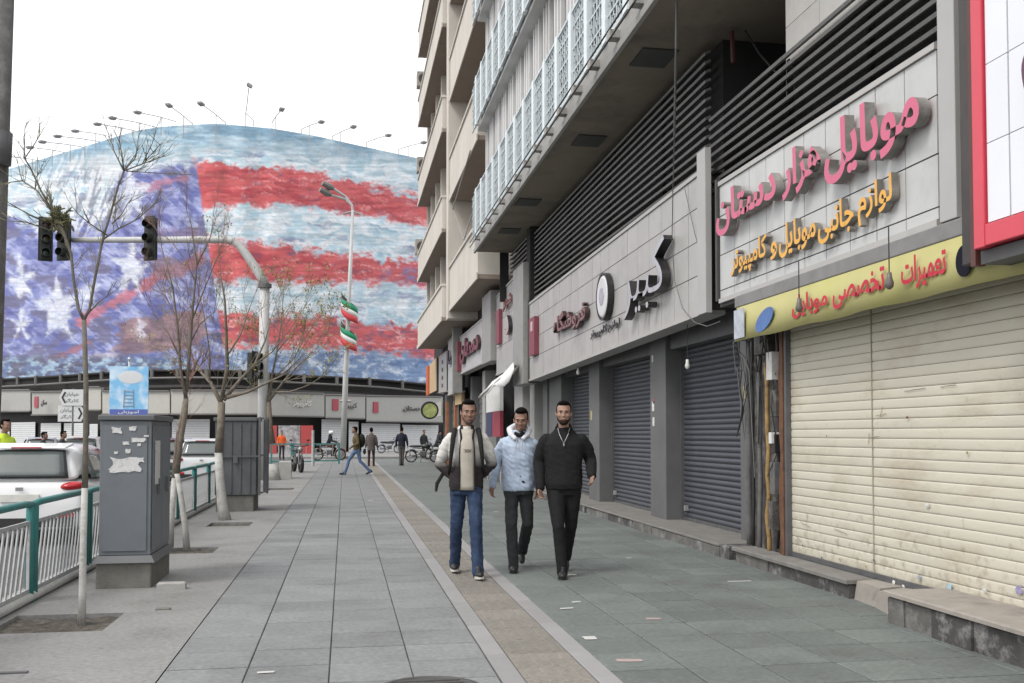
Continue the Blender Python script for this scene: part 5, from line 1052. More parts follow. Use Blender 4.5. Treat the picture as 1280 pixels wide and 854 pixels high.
B1 = [[(105, 400, .021), (98, 386, .02), (92, 350, .018), (89, 318, .017), (80, 292, .02), (72, 276, .03)],
      [(72, 276, .014), (52, 240, .012), (38, 210, .010), (30, 197, .009), (31, 178, .006)], [(31, 198, .008), (42, 182, .007), (53, 164, .004)], [(70, 272, .013), (46, 238, .011), (28, 226, .009), (12, 228, .006)], [(44, 236, .008), (45, 222, .006), (56, 208, .004)], [(28, 226, .007), (24, 214, .004)],
      [(66, 280, .012), (40, 270, .009), (18, 258, .006)], [(62, 288, .010), (34, 278, .008), (10, 276, .005)],
      [(105, 400, .02), (112, 386, .018), (118, 352, .017), (128, 300, .016), (138, 268, .014), (148, 232, .012), (155, 214, .012)],
      [(155, 214, .010), (143, 190, .007), (135, 166, .004)], [(155, 214, .009), (152, 192, .006), (149, 174, .004)], [(155, 214, .009), (170, 196, .006), (173, 170, .004)], [(157, 213, .009), (178, 205, .007), (190, 180, .005), (193, 170, .004)], [(178, 205, .006), (198, 198, .004), (210, 192, .003)], [(158, 214, .008), (190, 216, .006), (228, 218, .003)], [(181, 202, .006), (199, 182, .004), (203, 178, .003)],
      [(128, 300, .012), (148, 286, .010), (172, 274, .008), (192, 256, .006), (202, 250, .004)], [(134, 294, .009), (114, 281, .007), (98, 268, .005), (90, 258, .004)], [(140, 280, .009), (152, 268, .007), (160, 254, .005), (165, 248, .004)], [(110, 392, .010), (124, 377, .008), (140, 366, .005)], [(148, 286, .006), (142, 270, .005), (146, 258, .003)]]
T1 = tree('pruned bare tree with knobbly twigs in the nearest soil pit, its trunk limewashed low down', None, D1, [(102, 775, .042), (103, 740, .034), (104, 680, .032), (106, 610, .030), (107, 560, .026), (107.5, 480, .024), (105, 400, .022)], 610, B1, None, m_barkd, m_twg, None, .5, .15, 3, 2, .25, .0034)
kn = MB(); c = at(73, 277, D=D1)
for _ in range(60):
    d = Vector((rt.uniform(-1, .9), rt.uniform(-1, 1), rt.uniform(-.8, 1))).normalized(); L_ = rt.uniform(.5, 1); e_ = Vector((rt.uniform(-1, 1), rt.uniform(-1, 1), rt.uniform(-.5, 1))) * .04; m_ = c + e_ * 1.2 + d * .07 * L_; kn.tube([c + e_, m_], [.012, .008], 4)
    for _ in range(2): f_ = (d + Vector((rt.uniform(-1, 1), rt.uniform(-1, 1), rt.uniform(-1, 1))) * .9).normalized(); kn.tube([m_, m_ + f_ * .05 * L_], [.008, .004], 4)
kn.build('pruned_knob', mat('bark_olive', (.12, .115, .06), .9, .4, 20), T1)
p = at(232, 686, Z=0); D2 = (p - CAM).dot(_f)
B2 = [[(233, 500, .03), (226, 465, .022), (222, 410, .017), (216, 360, .013), (205, 320, .009)], [(233, 490, .028), (237, 440, .022), (241, 385, .018), (246, 330, .013), (240, 290, .008), (236, 262, .004)], [(240, 400, .013), (256, 360, .010), (268, 330, .007), (280, 305, .004)], [(243, 350, .010), (232, 325, .007), (212, 300, .005), (200, 292, .003)],
      [(226, 450, .014), (212, 420, .010), (198, 400, .006)], [(237, 430, .012), (250, 405, .009), (268, 390, .005)], [(222, 400, .01), (208, 372, .007), (192, 352, .004)], [(245, 335, .009), (262, 300, .006), (266, 280, .004)]]
tree('slim two stemmed bare tree with reddish twigs, behind the torn paper cabinet', None, D2, [(234, 686, .055), (231, 655, .047), (226, 620, .043), (221, 592, .042), (226, 550, .040), (232, 515, .036), (233, 498, .033)], 592, B2 + [[(218, 598, .045), (222, 550, .04), (229, 515, .036), (232, 495, .034)]], None, m_bark, m_tw, None, .15, .42, 4, 3, .5, .0042)
T2 = [o for o in bpy.data.objects if o.name.startswith('bare_tree')][-1]
q = MB(); q.tube([at(213, 684, D=D2), at(215, 640, D=D2), at(218, 597, D=D2)], [.04, .035, .032], 10); q.build('limewashed_trunk', m_lime, T2, smooth=True)
p = at(280, 650, Z=0); D3 = (p - CAM).dot(_f)
B3 = [[(277, 505, .05), (263, 478, .035), (250, 464, .027), (236, 440, .02), (228, 410, .012)], [(277, 500, .05), (284, 460, .04), (283, 420, .03), (281, 375, .02), (276, 345, .01)], [(280, 500, .045), (300, 475, .032), (318, 456, .024), (332, 425, .016), (338, 400, .01)], [(284, 497, .042), (310, 490, .03), (335, 478, .022), (352, 470, .016), (372, 450, .01)],
      [(262, 476, .022), (262, 440, .016), (256, 400, .012), (250, 370, .008)], [(318, 456, .018), (340, 440, .014), (360, 415, .009)], [(284, 445, .02), (300, 420, .015), (312, 385, .01)], [(250, 464, .018), (225, 455, .013), (205, 445, .008)], [(335, 478, .014), (362, 476, .01), (384, 466, .006)]]
tree('bare forked tree with pale twigs in front of the dark ribbed cabinet', None, D3, [(282, 650, .14), (278, 632, .105), (275, 600, .088), (273, 566, .08), (276, 535, .078), (277, 503, .075)], 566, B3, None, m_bark, mat('twig_pale', (.27, .23, .175), .9, .3, 9), m_leaf, .3, .62, 4, 3, .9, .006, .9)
p = at(342, 600, Z=0); D4 = (p - CAM).dot(_f)
B4 = [[(336, 505, .07), (340, 470, .05), (348, 430, .03), (352, 395, .02)], [(337, 500, .06), (356, 475, .04), (375, 455, .025), (392, 440, .015)], [(335, 500, .055), (322, 470, .035), (316, 440, .02)], [(340, 490, .04), (362, 490, .03), (385, 482, .018)], [(346, 440, .03), (362, 420, .02), (374, 400, .012)], [(345, 470, .03), (366, 450, .02), (380, 425, .012)]]
tree('budding tree with sparse yellow green leaves beside the traffic mast', None, D4, [(343, 600, .26), (341, 580, .2), (339, 555, .17), (337, 530, .11), (336, 503, .09)], 556, B4, None, m_bark, m_twg, m_leaf, .7, 1.1, 4, 3, 1.2, .010, 1.7)
c = at(356, 598, Z=0); b = MB(); b.bbox(c.x - .2, c.x + .2, c.y, c.y + .4, -.001, .55, .03); b2 = tag(b.build('concrete_planter', mat('planter_white', (.45, .44, .42), .85, .1, 5)), 'pale square concrete bollard block beside the limewashed tree foot', 'block')
# ------------------------------------------------------------------ vehicles
m_tyre = mat('tyre', (.018, .018, .018), .85); m_rim = mat('rim', (.3, .3, .31), .35, metal=.6); m_rub = mat('black_trim', (.022, .022, .023), .6)
m_cglass = mat('car_glass', (.10, .118, .115), .08, .15, 2, spec=1.0); m_lred = mat('lamp_red', (.42, .015, .02), .2, .1); m_plate = mat('number_plate', (.6, .6, .56), .5)
def loft(q, secs):          # secs: list of rings (same count), open ends capped
    n = len(secs[0]); b0 = len(q.v)
    for s_ in secs: q.v += [tuple(v) for v in s_]
    for i in range(len(secs) - 1):
        for j in range(n): q.f.append((b0 + i * n + j, b0 + i * n + (j + 1) % n, b0 + (i + 1) * n + (j + 1) % n, b0 + (i + 1) * n + j)); q.mi.append(q.k)
    q.f.append(tuple(b0 + j for j in reversed(range(n)))); q.f.append(tuple(b0 + (len(secs) - 1) * n + j for j in range(n))); q.mi += [q.k] * 2
def car(label, loc, rz, col, name='hatchback_car', L=3.95, W=1.68, H=1.43, cat='car', group='cars on the road', rough=.3):
    t = thing(name, label, cat, loc, group, rz); paint = mat('paint_%s' % name + '%d' % int(col[0] * 1000), col, rough, .03, 2, coat=.6)
    # length along +y from the rear (y = 0); rings: half-profile mirrored
    st = [(0.0, .32, .60, .52, .70), (.03, .24, .86, .60, .80), (.12, .20, .92, .66, .83), (.55, .18, .93, .72, .84), (1.4, .17, .91, .72, .84), (2.5, .17, .90, .72, .84), (3.1, .18, .84, .70, .83), (3.6, .20, .74, .64, .80), (3.9, .26, .62, .50, .70), (L, .32, .52, .40, .6)]
    secs = []
    for y, zb, zt, wt, wm in st:
        k = W / 1.68; zm = (zb + zt) / 2 + .03; half = [(wm * .92 * k, zb), (wm * k, zb + .10), (wm * k, zm), (wm * .985 * k, zt - .1), (wt * k * .98 + .06, zt - .015), (wt * k * .7, zt)]
        secs.append([(-x, y, z) for x, z in reversed(half)][::-1][::-1] + [(x, y, z) for x, z in half][::-1][::-1] if False else [(x, y, z) for x, z in half] + [(-x, y, z) for x, z in reversed(half)])
    q = MB(); loft(q, secs); o = q.build('body', paint, t, smooth=True, world=False); m_ = o.modifiers.new('sub', 'SUBSURF'); m_.levels = 2; m_.render_levels = 2
    # greenhouse
    gs = [(.12, .86, .97, .68, .66), (.30, .88, 1.24, .70, .60), (.48, .88, H - .06, .71, .56), (.9, .88, H, .72, .57), (1.8, .88, H, .72, .57), (2.3, .88, H - .06, .71, .55), (2.75, .86, 1.12, .70, .62), (3.05, .84, .90, .68, .66)]
    secs = []
    for y, zb, zt, wb, wt in gs:
        k = W / 1.68; secs.append([(wb * 1.09 * k, y, zb), ((wb * .35 + wt * .72) * k, y, (zb + zt) / 2), (wt * k, y, zt - .05), (wt * .8 * k, y, zt), (-wt * .8 * k, y, zt), (-wt * k, y, zt - .05), (-(wb * .35 + wt * .72) * k, y, (zb + zt) / 2), (-wb * 1.09 * k, y, zb)])
    q = MB(); loft(q, secs); o = q.build('cabin', paint, t, smooth=True, world=False); m_ = o.modifiers.new('sub', 'SUBSURF'); m_.levels = 2; m_.render_levels = 2
    k = W / 1.68
    def patch(name, pts, m, bow=(0, 0, 0), nx=8, nz=5, par=t):
        q = MB(); A_, B_, C_, D_ = [Vector(p) for p in pts]; vs = []
        for j in range(nz + 1):
            for i in range(nx + 1):
                u_, v_ = i / nx, j / nz; p = (A_ * (1 - u_) + B_ * u_) * (1 - v_) + (D_ * (1 - u_) + C_ * u_) * v_
                uu, vv = 2 * u_ - 1, 2 * v_ - 1; e = (1 - uu * uu) * .8 + .2; p = p + Vector(bow) * ((1 - uu * uu))
                vs.append(p)
        q.add(vs, [(j * (nx + 1) + i, j * (nx + 1) + i + 1, (j + 1) * (nx + 1) + i + 1, (j + 1) * (nx + 1) + i) for j in range(nz) for i in range(nx)])
        o = q.build(name, m, par, smooth=True, world=False); s_ = o.modifiers.new('s', 'SOLIDIFY'); s_.thickness = .012; s_.offset = 1; return o
    patch('rear_window_surround', [(-.60 * k, .105, .94), (.60 * k, .105, .94), (.50 * k, .33, 1.33), (-.50 * k, .33, 1.33)], mat('glass_border', (.05, .052, .055), .25), (0, -.015, 0))
    patch('rear_window', [(-.56 * k, .085, .97), (.56 * k, .085, .97), (.475 * k, .298, 1.31), (-.475 * k, .298, 1.31)], m_cglass, (0, -.015, 0))
    q = MB(); q.hexa([(-.52 * k, .26, H - .075), (.52 * k, .26, H - .075), (.55 * k, .6, H - .03), (-.55 * k, .6, H - .03), (-.50 * k, .27, H - .045), (.50 * k, .27, H - .045), (.53 * k, .6, H + .006), (-.53 * k, .6, H + .006)]); q.build('spoiler', paint, t, world=False, bevel=.01)
    q = MB(); q.box(-.20, .20, .252, .262, H - .068, H - .05); q.build('brake_light', m_lred, t, world=False)
    for s_ in (-1, 1):
        q = MB(); q.ell((s_ * .665 * k, .085, .835), (.165, .10, .062), 16, 10, Matrix.Rotation(s_ * .32, 3, 'Z') @ Matrix.Rotation(-s_ * .08, 3, 'Y')); q.build('tail_light', m_lred, t, smooth=True, world=False)
        q = MB(); q.box(s_ * .60 * k - .12, s_ * .60 * k + .12, -.012, .02, .40, .46); q.build('reflector', m_lred, t, world=False, bevel=.008)
        patch('side_window', [(s_ * .795 * k, .55, .93), (s_ * .795 * k, 2.65, .92), (s_ * .62 * k, 2.15, H - .11), (s_ * .625 * k, .72, H - .10)], m_cglass, (s_ * .03, 0, 0), 8, 4)
        q = MB(); q.hexa([(s_ * .78 * k, 1.48, .9), (s_ * .82 * k, 1.48, .9), (s_ * .82 * k, 1.55, .9), (s_ * .78 * k, 1.55, .9), (s_ * .63 * k, 1.46, H - .09), (s_ * .66 * k, 1.46, H - .09), (s_ * .66 * k, 1.53, H - .09), (s_ * .63 * k, 1.53, H - .09)]); q.build('door_pillar', m_rub, t, world=False)
        q = MB(); q.xbox((s_ * (W / 2 + .08), 2.45, .98), (.14, .09, .11)); q.build('wing_mirror', paint, t, world=False, bevel=.02)
        for yy in (.68, 3.18):
            q = MB(); q.lathe([(.20, -.09), (.285, -.09), (.30, -.06), (.30, .06), (.285, .09), (.20, .09)], (s_ * (W / 2 - .10), yy, .30), 20, 'x', True); wv = q.build('wheel', m_tyre, t, smooth=False, world=False)
            q = MB(); q.lathe([(.0001, -.075), (.06, -.085), (.20, -.07), (.20, .07), (.06, .085), (.0001, .075)], (s_ * (W / 2 - .10), yy, .30), 12, 'x'); q.build('rim', m_rim, wv, world=False)
    q = MB(); q.box(-.26, .26, -.03, .0, .62, .73); q.build('number_plate', m_plate, t, world=False, bevel=.005)
    q = MB(); q.box(-.70 * k, .70 * k, -.0, .05, .27, .40); q.build('bumper_trim', m_rub, t, world=False, bevel=.01)
    q = MB(); q.xbox((-.0, -.022, .80), (.10, .015, .05)); q.build('badge', m_rim, t, world=False)
    return t
ctr = at(25, 600, D=13.75)
car('white hatchback with a red brake light strip, seen from behind beyond the teal railing', (ctr.x, ctr.y, -.14), 0, (.72, .73, .73), W=1.70)
p = at(252, 560, D=29); car('white car with pale roof half hidden behind the thin tree stems', (p.x, p.y, -.14), .05, (.6, .61, .62))
p = at(216, 560, D=33); car('small dark car parked just past the railing, behind the thin trees', (p.x, p.y, -.14), .0, (.03, .03, .033), rough=.35)
p = at(98, 560, D=34); car('white car with roof bars further up the road, behind the near tree trunk', (p.x, p.y, -.14), .1, (.5, .5, .5), H=1.5)
p = at(50, 560, D=42); car('silver car far up the road above the roof of the near hatchback', (p.x, p.y, -.14), .2, (.35, .36, .37))

def motorbike(label, loc, rz, col=(.03, .03, .03), sc=1.0):
    t = thing('motorcycle', label, 'motorcycle', loc, 'motorcycles by the crossing', rz); t.scale = (sc,) * 3
    pm = mat('bike_paint_%d' % int(col[0] * 1000), col, .35); 
    for y in (-.62, .62):
        q = MB(); q.lathe([(.25, -.05), (.29, -.055), (.315, 0), (.29, .055), (.25, .05)], (0, y, .31), 20, 'x', True); wv = q.build('wheel', m_tyre, t, world=False)
        q = MB()
        for k in range(5): a = k * math.pi / 5 * 2; q.tube([(0, y, .31), (0, y + .26 * math.cos(a), .31 + .26 * math.sin(a))], .012, 4)
        q.lathe([(.0001, -.06), (.05, -.06), (.05, .06), (.0001, .06)], (0, y, .31), 8, 'x'); q.build('rim', m_rim, wv, world=False)
        q = MB(); q.tube([(0, y + .33 * math.cos(a), .31 + .34 * math.sin(a)) for a in [R(30 + 20 * k) for k in range(7)]], .035, 6); q.build('mudguard', pm, t, world=False)
    q = MB(); q.tube([(.0, -.40, .93), (0, -.33, .80), (0, -.1, .50), (0, .15, .42), (0, .62, .31)], .03, 6); q.tube([(0, -.33, .8), (0, .1, .72), (0, .55, .72), (0, .15, .42)], .022, 6); q.build('frame', m_rub, t, world=False)
    for s_ in (-.06, .06): q = MB(); q.tube([(s_, -.62, .31), (s_, -.40, .92)], .022, 6); q.build('fork', m_rim, t, world=False)
    q = MB(); q.ell((0, -.12, .83), (.13, .26, .12), 12, 8); q.build('tank', pm, t, smooth=True, world=False)
    q = MB(); q.ell((0, .38, .82), (.13, .36, .07), 12, 8); q.build('seat', m_rub, t, smooth=True, world=False)
    q = MB(); q.xbox((0, .0, .45), (.22, .32, .26)); q.build('engine', mat('engine_metal', (.10, .10, .10), .5, metal=.5), t, world=False, bevel=.03)
    q = MB(); q.tube([(.12, -.05, .35), (.14, .3, .28), (.14, .75, .38)], [.03, .035, .045], 8); q.build('exhaust', m_rim, t, world=False)
    q = MB(); q.tube([(-.36, -.28, 1.02), (-.18, -.36, .98), (0, -.42, .95), (.18, -.36, .98), (.36, -.28, 1.02)], .018, 6); q.build('handlebar', m_rub, t, world=False)
    q = MB(); q.ell((0, -.52, .86), (.10, .08, .10), 10, 8); q.build('headlight', m_rim, t, smooth=True, world=False)
    for s_ in (-1, 1): q = MB(); q.tube([(s_ * .26, -.3, 1.02), (s_ * .32, -.33, 1.18)], .008, 4); q.ell((s_ * .32, -.34, 1.2), (.06, .02, .035), 8, 6); q.build('mirror', m_rub, t, world=False)
    q = MB(); q.box(-.09, .09, .70, .72, .48, .62); q.build('number_plate', m_plate, t, world=False)
    q = MB(); q.tube([(-.05, .05, .35), (-.2, .12, .0)], .014, 5); q.build('kickstand', m_rub, t, world=False)
    return t
p = at(371, 591, Z=0); motorbike('dark motorcycle parked facing the camera beside the limewashed tree', (p.x, p.y + .5, 0), .25)
p = at(487, 566.5, Z=0); motorbike('dark motorcycle parked side on before the white far shutters', (p.x, p.y, -.01), 1.45)
p = at(529, 578, Z=0); motorbike('black motorcycle standing left of the first walker', (p.x, p.y, -.01), 1.35)
p = at(547, 574, Z=0); motorbike('black motorcycle at the first walker\'s elbow, nose hidden', (p.x, p.y, -.01), 1.1)
p = at(411, 576, Z=0); motorbike('red brown motorcycle ridden behind the teal barrier', (p.x, p.y + 1, -.01), 1.4, (.10, .03, .02))
def barrier(label, p, w_, rz):
    t = thing('barrier', label, 'barrier', p, 'teal barriers at the crossing', rz)
    for x in (-w_ / 2, w_ / 2): q = MB(); q.box(x - .04, x + .04, -.03, .03, -.01, 1.0); q.build('upright', m_teal, t, world=False)
    for z in (.12, .93): q = MB(); q.box(-w_ / 2 + .041, w_ / 2 - .041, -.025, .025, z, z + .06); q.build('rail', m_teal, t, world=False)
    n = int(w_ / .3)
    for k in range(1, n): x = -w_ / 2 + w_ * k / n; q = MB(); q.box(x - .01, x + .01, -.01, .01, .181, .929); q.build('bar', m_bar, t, world=False)
barrier('teal barrier frame left of the lamp post foot', at(408, 580, Z=0), 1.2, .1); barrier('teal barrier frame behind the parked motorcycle', at(378, 581, Z=0), 1.0, .1); barrier('teal barrier frame right of the limewashed tree', at(353, 581, Z=0), 1.0, 0)
p = at(391, 583, Z=0); tag(MB().tube([p, p + Vector((0, 0, 1.6))], .06, 8).build('white_post', m_bar), 'thin white post between the teal barriers', 'post')

# ------------------------------------------------------------------ people
def skin(n, c): return mat(n, c, .55, .06, 12, spec=.35)
m_skin = skin('skin_a', (.26, .155, .115)); m_skin2 = skin('skin_b', (.30, .185, .14)); m_hair = mat('hair_black', (.006, .005, .0045), .9, .3, 60, .3, 150, spec=.08)
def cloth(n, c, **k): return mat(n, c, k.pop('rough', .85), k.pop('var', .12), k.pop('scale', 14), .3, 120, spec=.25, **k)
def finish(q, name, m, parent, vox, smooth=3, fold=0.0, fs=(7, 7, 3.2), seed=0):
    me = q.mesh('tmp', m); o = bpy.data.objects.new('tmp', me); COL.objects.link(o)
    r = o.modifiers.new('r', 'REMESH'); r.mode = 'VOXEL'; r.voxel_size = vox; s_ = o.modifiers.new('s', 'SMOOTH'); s_.iterations = smooth; s_.factor = .5
    dg = bpy.context.evaluated_depsgraph_get(); me2 = bpy.data.meshes.new_from_object(o.evaluated_get(dg)); bpy.data.objects.remove(o); bpy.data.meshes.remove(me)
    me2.name = name; me2.shade_smooth()
    if fold:
        n = len(me2.vertices); co = np.empty(n * 3); me2.vertices.foreach_get('co', co); co = co.reshape(-1, 3); no = np.empty(n * 3); me2.vertices.foreach_get('normal', no); no = no.reshape(-1, 3)
        for i in range(n):
            v = co[i]; a = mnoise.noise(Vector((v[0] * fs[0] + seed, v[1] * fs[1], v[2] * fs[2] * 1.0 + v[0] * 5))); c = mnoise.noise(Vector((v[0] * 18 + seed, v[1] * 18, v[2] * 34 + v[0] * 20)))
            co[i] += no[i] * ((1 - abs(a) * 2) * .6 + c * .5) * fold
        me2.vertices.foreach_set('co', co.ravel()); me2.update()
    if not me2.materials: me2.materials.append(m)
    o2 = bpy.data.objects.new(name, me2); COL.objects.link(o2); o2.parent = parent; return o2
def ering(q, secs, n=16):   # stacked ellipses: (cx, cy, z, rx, ry)
    loft(q, [[(cx + rx * math.copysign(abs(math.cos(a)) ** .85, math.cos(a)), cy + ry * math.copysign(abs(math.sin(a)) ** .85, math.sin(a)), z) for a in [2 * math.pi * k / n for k in range(n)]] for cx, cy, z, rx, ry in secs])
def limb(q, pts, rs, n=12):
    q.tube(pts, rs, n)
    for i, (p, r) in enumerate(zip(pts, rs)): q.ell(p, (r * .99,) * 3, 10, 8)
def hand(q, w_, d, nrm, side, curl=.35, sc=1.0):
    d = Vector(d).normalized(); nrm = Vector(nrm); nrm = (nrm - d * nrm.dot(d)).normalized(); s_ = d.cross(nrm) * side
    M3 = Matrix((s_, nrm, d)).transposed(); w_ = Vector(w_); q.ell(w_ + d * .05 * sc, (.040 * sc, .017 * sc, .052 * sc), 12, 8, M3)
    q.tube([w_ - d * .02, w_ + d * .03], [.026 * sc, .026 * sc], 8)
    for k, (off, L) in enumerate([(-.030, .062), (-.010, .075), (.010, .070), (.029, .055)]):
        b = w_ + s_ * off * sc + d * .085 * sc; c1 = b + (d * math.cos(curl) + nrm * math.sin(curl)) * L * .5 * sc; c2 = c1 + (d * math.cos(curl * 2.2) + nrm * math.sin(curl * 2.2)) * L * .5 * sc
        limb(q, [b - d * .02, c1, c2], [.0095 * sc, .0088 * sc, .0078 * sc], 8)
    b = w_ - s_ * .034 * sc + d * .03 * sc; c1 = b + (-s_ * .7 + d * .7 + nrm * .2).normalized() * .032 * sc; c2 = c1 + (-s_ * .2 + d * .95 + nrm * .3).normalized() * .030 * sc
    limb(q, [b, c1, c2], [.013 * sc, .0105 * sc, .0088 * sc], 8)
def head_shape(q, c, sc, tilt, turn, ):
    M0 = Matrix.Rotation(turn, 3, 'Z') @ Matrix.Rotation(tilt, 3, 'X'); c = Vector(c)
    def E(o, r): q.ell(c + M0 @ (Vector(o) * sc), tuple(x * sc for x in r), 14, 10, M0)
    E((0, .012, .035), (.074, .094, .088)); E((0, -.012, -.02), (.066, .078, .085)); E((0, -.032, -.065), (.046, .050, .045)); E((0, -.075, -.088), (.022, .018, .018))   # cranium, face, jaw, chin
    E((.036, -.062, -.018), (.024, .022, .022)); E((-.036, -.062, -.018), (.024, .022, .022)); E((0, -.078, .028), (.052, .016, .014))       # cheeks, brow
    E((0, -.090, -.004), (.009, .011, .026)); E((0, -.098, -.024), (.0135, .011, .009)); E((0, -.086, -.056), (.024, .009, .009))                # nose, lips
    for s_ in (-1, 1): E((s_ * .076, .008, -.005), (.010, .018, .030))
    return M0
def person(label, loc, rz, J, top, legs, shoe, H=1.72, vox=.0065, hair=m_hair, skin_=m_skin, wide=1.0, fold=.006, beard=None, beardm=None, tilt=0, turn=0, sole=None, extras=None, hood=None, coat_len=.84, sleeve=.062, thigh=.088, bodyr=1.0, group='people walking on the pavement', near=True):
    t = thing('person', label, 'person', loc, group, rz); k = H / 1.72
    g = dict(hd=(0, -.01, 1.61), nk=(0, .02, 1.47), shl=(-.18, .02, 1.40), shr=(.18, .02, 1.40), ell=(-.24, .03, 1.12), elr=(.24, .03, 1.12), wrl=(-.26, -.05, .88), wrr=(.26, -.05, .88), hpl=(-.09, 0, .90), hpr=(.09, 0, .90), knl=(-.10, -.05, .49), knr=(.10, -.02, .49), anl=(-.11, 0, .09), anr=(.11, 0, .09), fdl=(0, -1, 0), fdr=(0, -1, 0)); g.update(J)
    for a in g: g[a] = Vector(g[a]) * (k if a[:2] != 'fd' else 1)
    v = g; lean = (v['nk'] - (v['hpl'] + v['hpr']) / 2)
    q = MB(); M0 = head_shape(q, v['hd'], k, tilt, turn)
    limb(q, [v['nk'] + Vector((0, .01, -.05)), v['nk'] + Vector((0, 0, .02)), v['hd'] + Vector((0, .015, -.04))], [.06 * k, .054 * k, .052 * k])
    hipc = (v['hpl'] + v['hpr']) / 2
    ering(q, [(hipc.x, hipc.y, hipc.z - .06, .12, .09), (hipc.x, hipc.y, hipc.z + .1, .125, .085), (hipc.x * .5 + v['nk'].x * .5, hipc.y * .5 + v['nk'].y * .5, (hipc.z + v['nk'].z) / 2 + .05, .13, .09), (v['nk'].x, v['nk'].y, v['nk'].z - .14, .12, .08), (v['nk'].x, v['nk'].y, v['nk'].z - .03, .07, .06)])
    for s_ in 'lr':
        limb(q, [v['sh' + s_] + Vector((-v['sh' + s_].x * .14, 0, -.07)), v['el' + s_], v['wr' + s_]], [.036 * k, .032 * k, .026 * k]); sd_ = 1 if s_ == 'l' else -1
        d = (v['wr' + s_] - v['el' + s_]).normalized(); hand(q, v['wr' + s_] + d * .01, d + Vector((0, 0, -.5)), Vector((sd_ * .8, -.5, 0)), 1 if s_ == 'r' else -1, .5, k * .92)
        limb(q, [v['hp' + s_], v['kn' + s_], v['an' + s_]], [.055 * k, .032 * k, .026 * k])
        limb(q, [v['an' + s_], v['an' + s_] + Vector(g['fd' + s_]).normalized() * .03 + Vector((0, 0, -.05))], [.026 * k, .02 * k])
    body = finish(q, 'body', skin_, t, vox if near else .013, 2)
    # trousers
    q = MB(); ering(q, [(hipc.x, hipc.y + .005, hipc.z - .10, .155 * bodyr, .115 * bodyr), (hipc.x, hipc.y + .005, hipc.z, .165 * bodyr, .12 * bodyr), (hipc.x, hipc.y, hipc.z + .12, .15 * bodyr, .11 * bodyr)])
    for s_ in 'lr':
        a, b_, c = v['hp' + s_], v['kn' + s_], v['an' + s_] + Vector((0, .004, -.040)); m1 = a.lerp(b_, .5); m2 = b_.lerp(c, .4) + Vector((0, .015, 0))
        limb(q, [a, m1, b_, m2, c], [thigh * k, thigh * .84 * k, .060 * k, .057 * k, .053 * k], 14)
    finish(q, 'trousers', legs, t, .010 if near else .018, 3, fold * 1.8 if near else 0, (16, 16, 9), seed=loc[0])
    # shoes
    for s_ in 'lr':
        fd = Vector(g['fd' + s_]).normalized(); an = v['an' + s_]; sd_ = fd.cross(Vector((0, 0, 1))); up = sd_.cross(fd); M3 = Matrix((sd_, fd, up)).transposed(); bs = an + up * -.055 * k
        q = MB(); q.ell(bs + fd * .105 * k + up * .008, (.044 * k, .092 * k, .038 * k), 12, 8, M3); q.ell(bs + fd * .0 + up * .02, (.037 * k, .062 * k, .048 * k), 12, 8, M3); q.ell(an + up * .01, (.043 * k, .05 * k, .04 * k), 10, 8, M3)
        sh = finish(q, 'shoe', shoe, t, .009, 2)
        q = MB(); pts = [(.034, -.055), (.040, .03), (.046, .12), (.036, .165), (0, .186), (-.036, .165), (-.044, .12), (-.036, .03), (-.034, -.055), (0, -.07)]
        q.add([bs + M3 @ Vector((x * .95 * k, y * .97 * k, -.030 * k)) for x, y in pts] + [bs + M3 @ Vector((x * .98 * k, y * .98 * k, -.006 * k)) for x, y in pts], [tuple(reversed(range(10))), tuple(range(10, 20))] + [(i, (i + 1) % 10, 10 + (i + 1) % 10, 10 + i) for i in range(10)])
        q.build('sole', sole or shoe, sh, world=False)
    # top garment
    q = MB(); nk = v['nk']; hz = coat_len * k; w_ = wide * k
    shx = abs(v['shr'].x - v['shl'].x) / 2 / k; cx = (v['shl'].x + v['shr'].x) / 2; cy = nk.y
    ering(q, [(hipc.x, hipc.y, hz, .158 * w_, .120 * w_), (hipc.x, hipc.y, hz + .05, .166 * w_, .128 * w_), (hipc.x * .6 + cx * .4, hipc.y * .6 + cy * .4, hz + .22 * k, .158 * w_, .118 * w_), (cx, cy, 1.20 * k, .172 * w_, .124 * w_), (cx, cy, 1.31 * k, (shx + .005) * k, .112 * w_), (cx, cy + .01, 1.385 * k, (shx - .025) * k, .085 * w_), (cx, cy + .012, 1.435 * k, (shx - .085) * k, .072 * k), (cx, cy + .012, 1.465 * k, .085 * k, .068 * k), (nk.x, nk.y + .01, 1.475 * k, .075 * k, .066 * k)], 20)
    for s_ in 'lr':
        a, b_, c = v['sh' + s_], v['el' + s_], v['wr' + s_]
        limb(q, [a + Vector((-a.x * .10, 0, -.045)), a.lerp(b_, .5), b_, b_.lerp(c, .5), c], [sleeve * 1.0 * k, sleeve * .96 * k, sleeve * .9 * k, sleeve * .82 * k, sleeve * .68 * k], 14)
    tp = finish(q, 'jacket', top, t, .009 if near else .018, 2, fold * 2.6 if near else 0, (6, 9, 4), seed=loc[1])
    hb = MB(); hc = v['hd']
    def HE(o_, r): hb.ell(hc + M0 @ (Vector(o_) * k), tuple(x * k for x in r), 18, 12, M0)
    HE((0, .030, .056), (.0755, .088, .078)); HE((0, -.036, .104), (.056, .046, .027)); HE((0, .055, .0), (.066, .055, .075))
    for s_ in (-1, 1): HE((s_ * .068, .006, .030), (.009, .032, .038))
    ho = finish(hb, 'hair', hair, t, .009, 1, .003 if near else 0, (60, 60, 60))
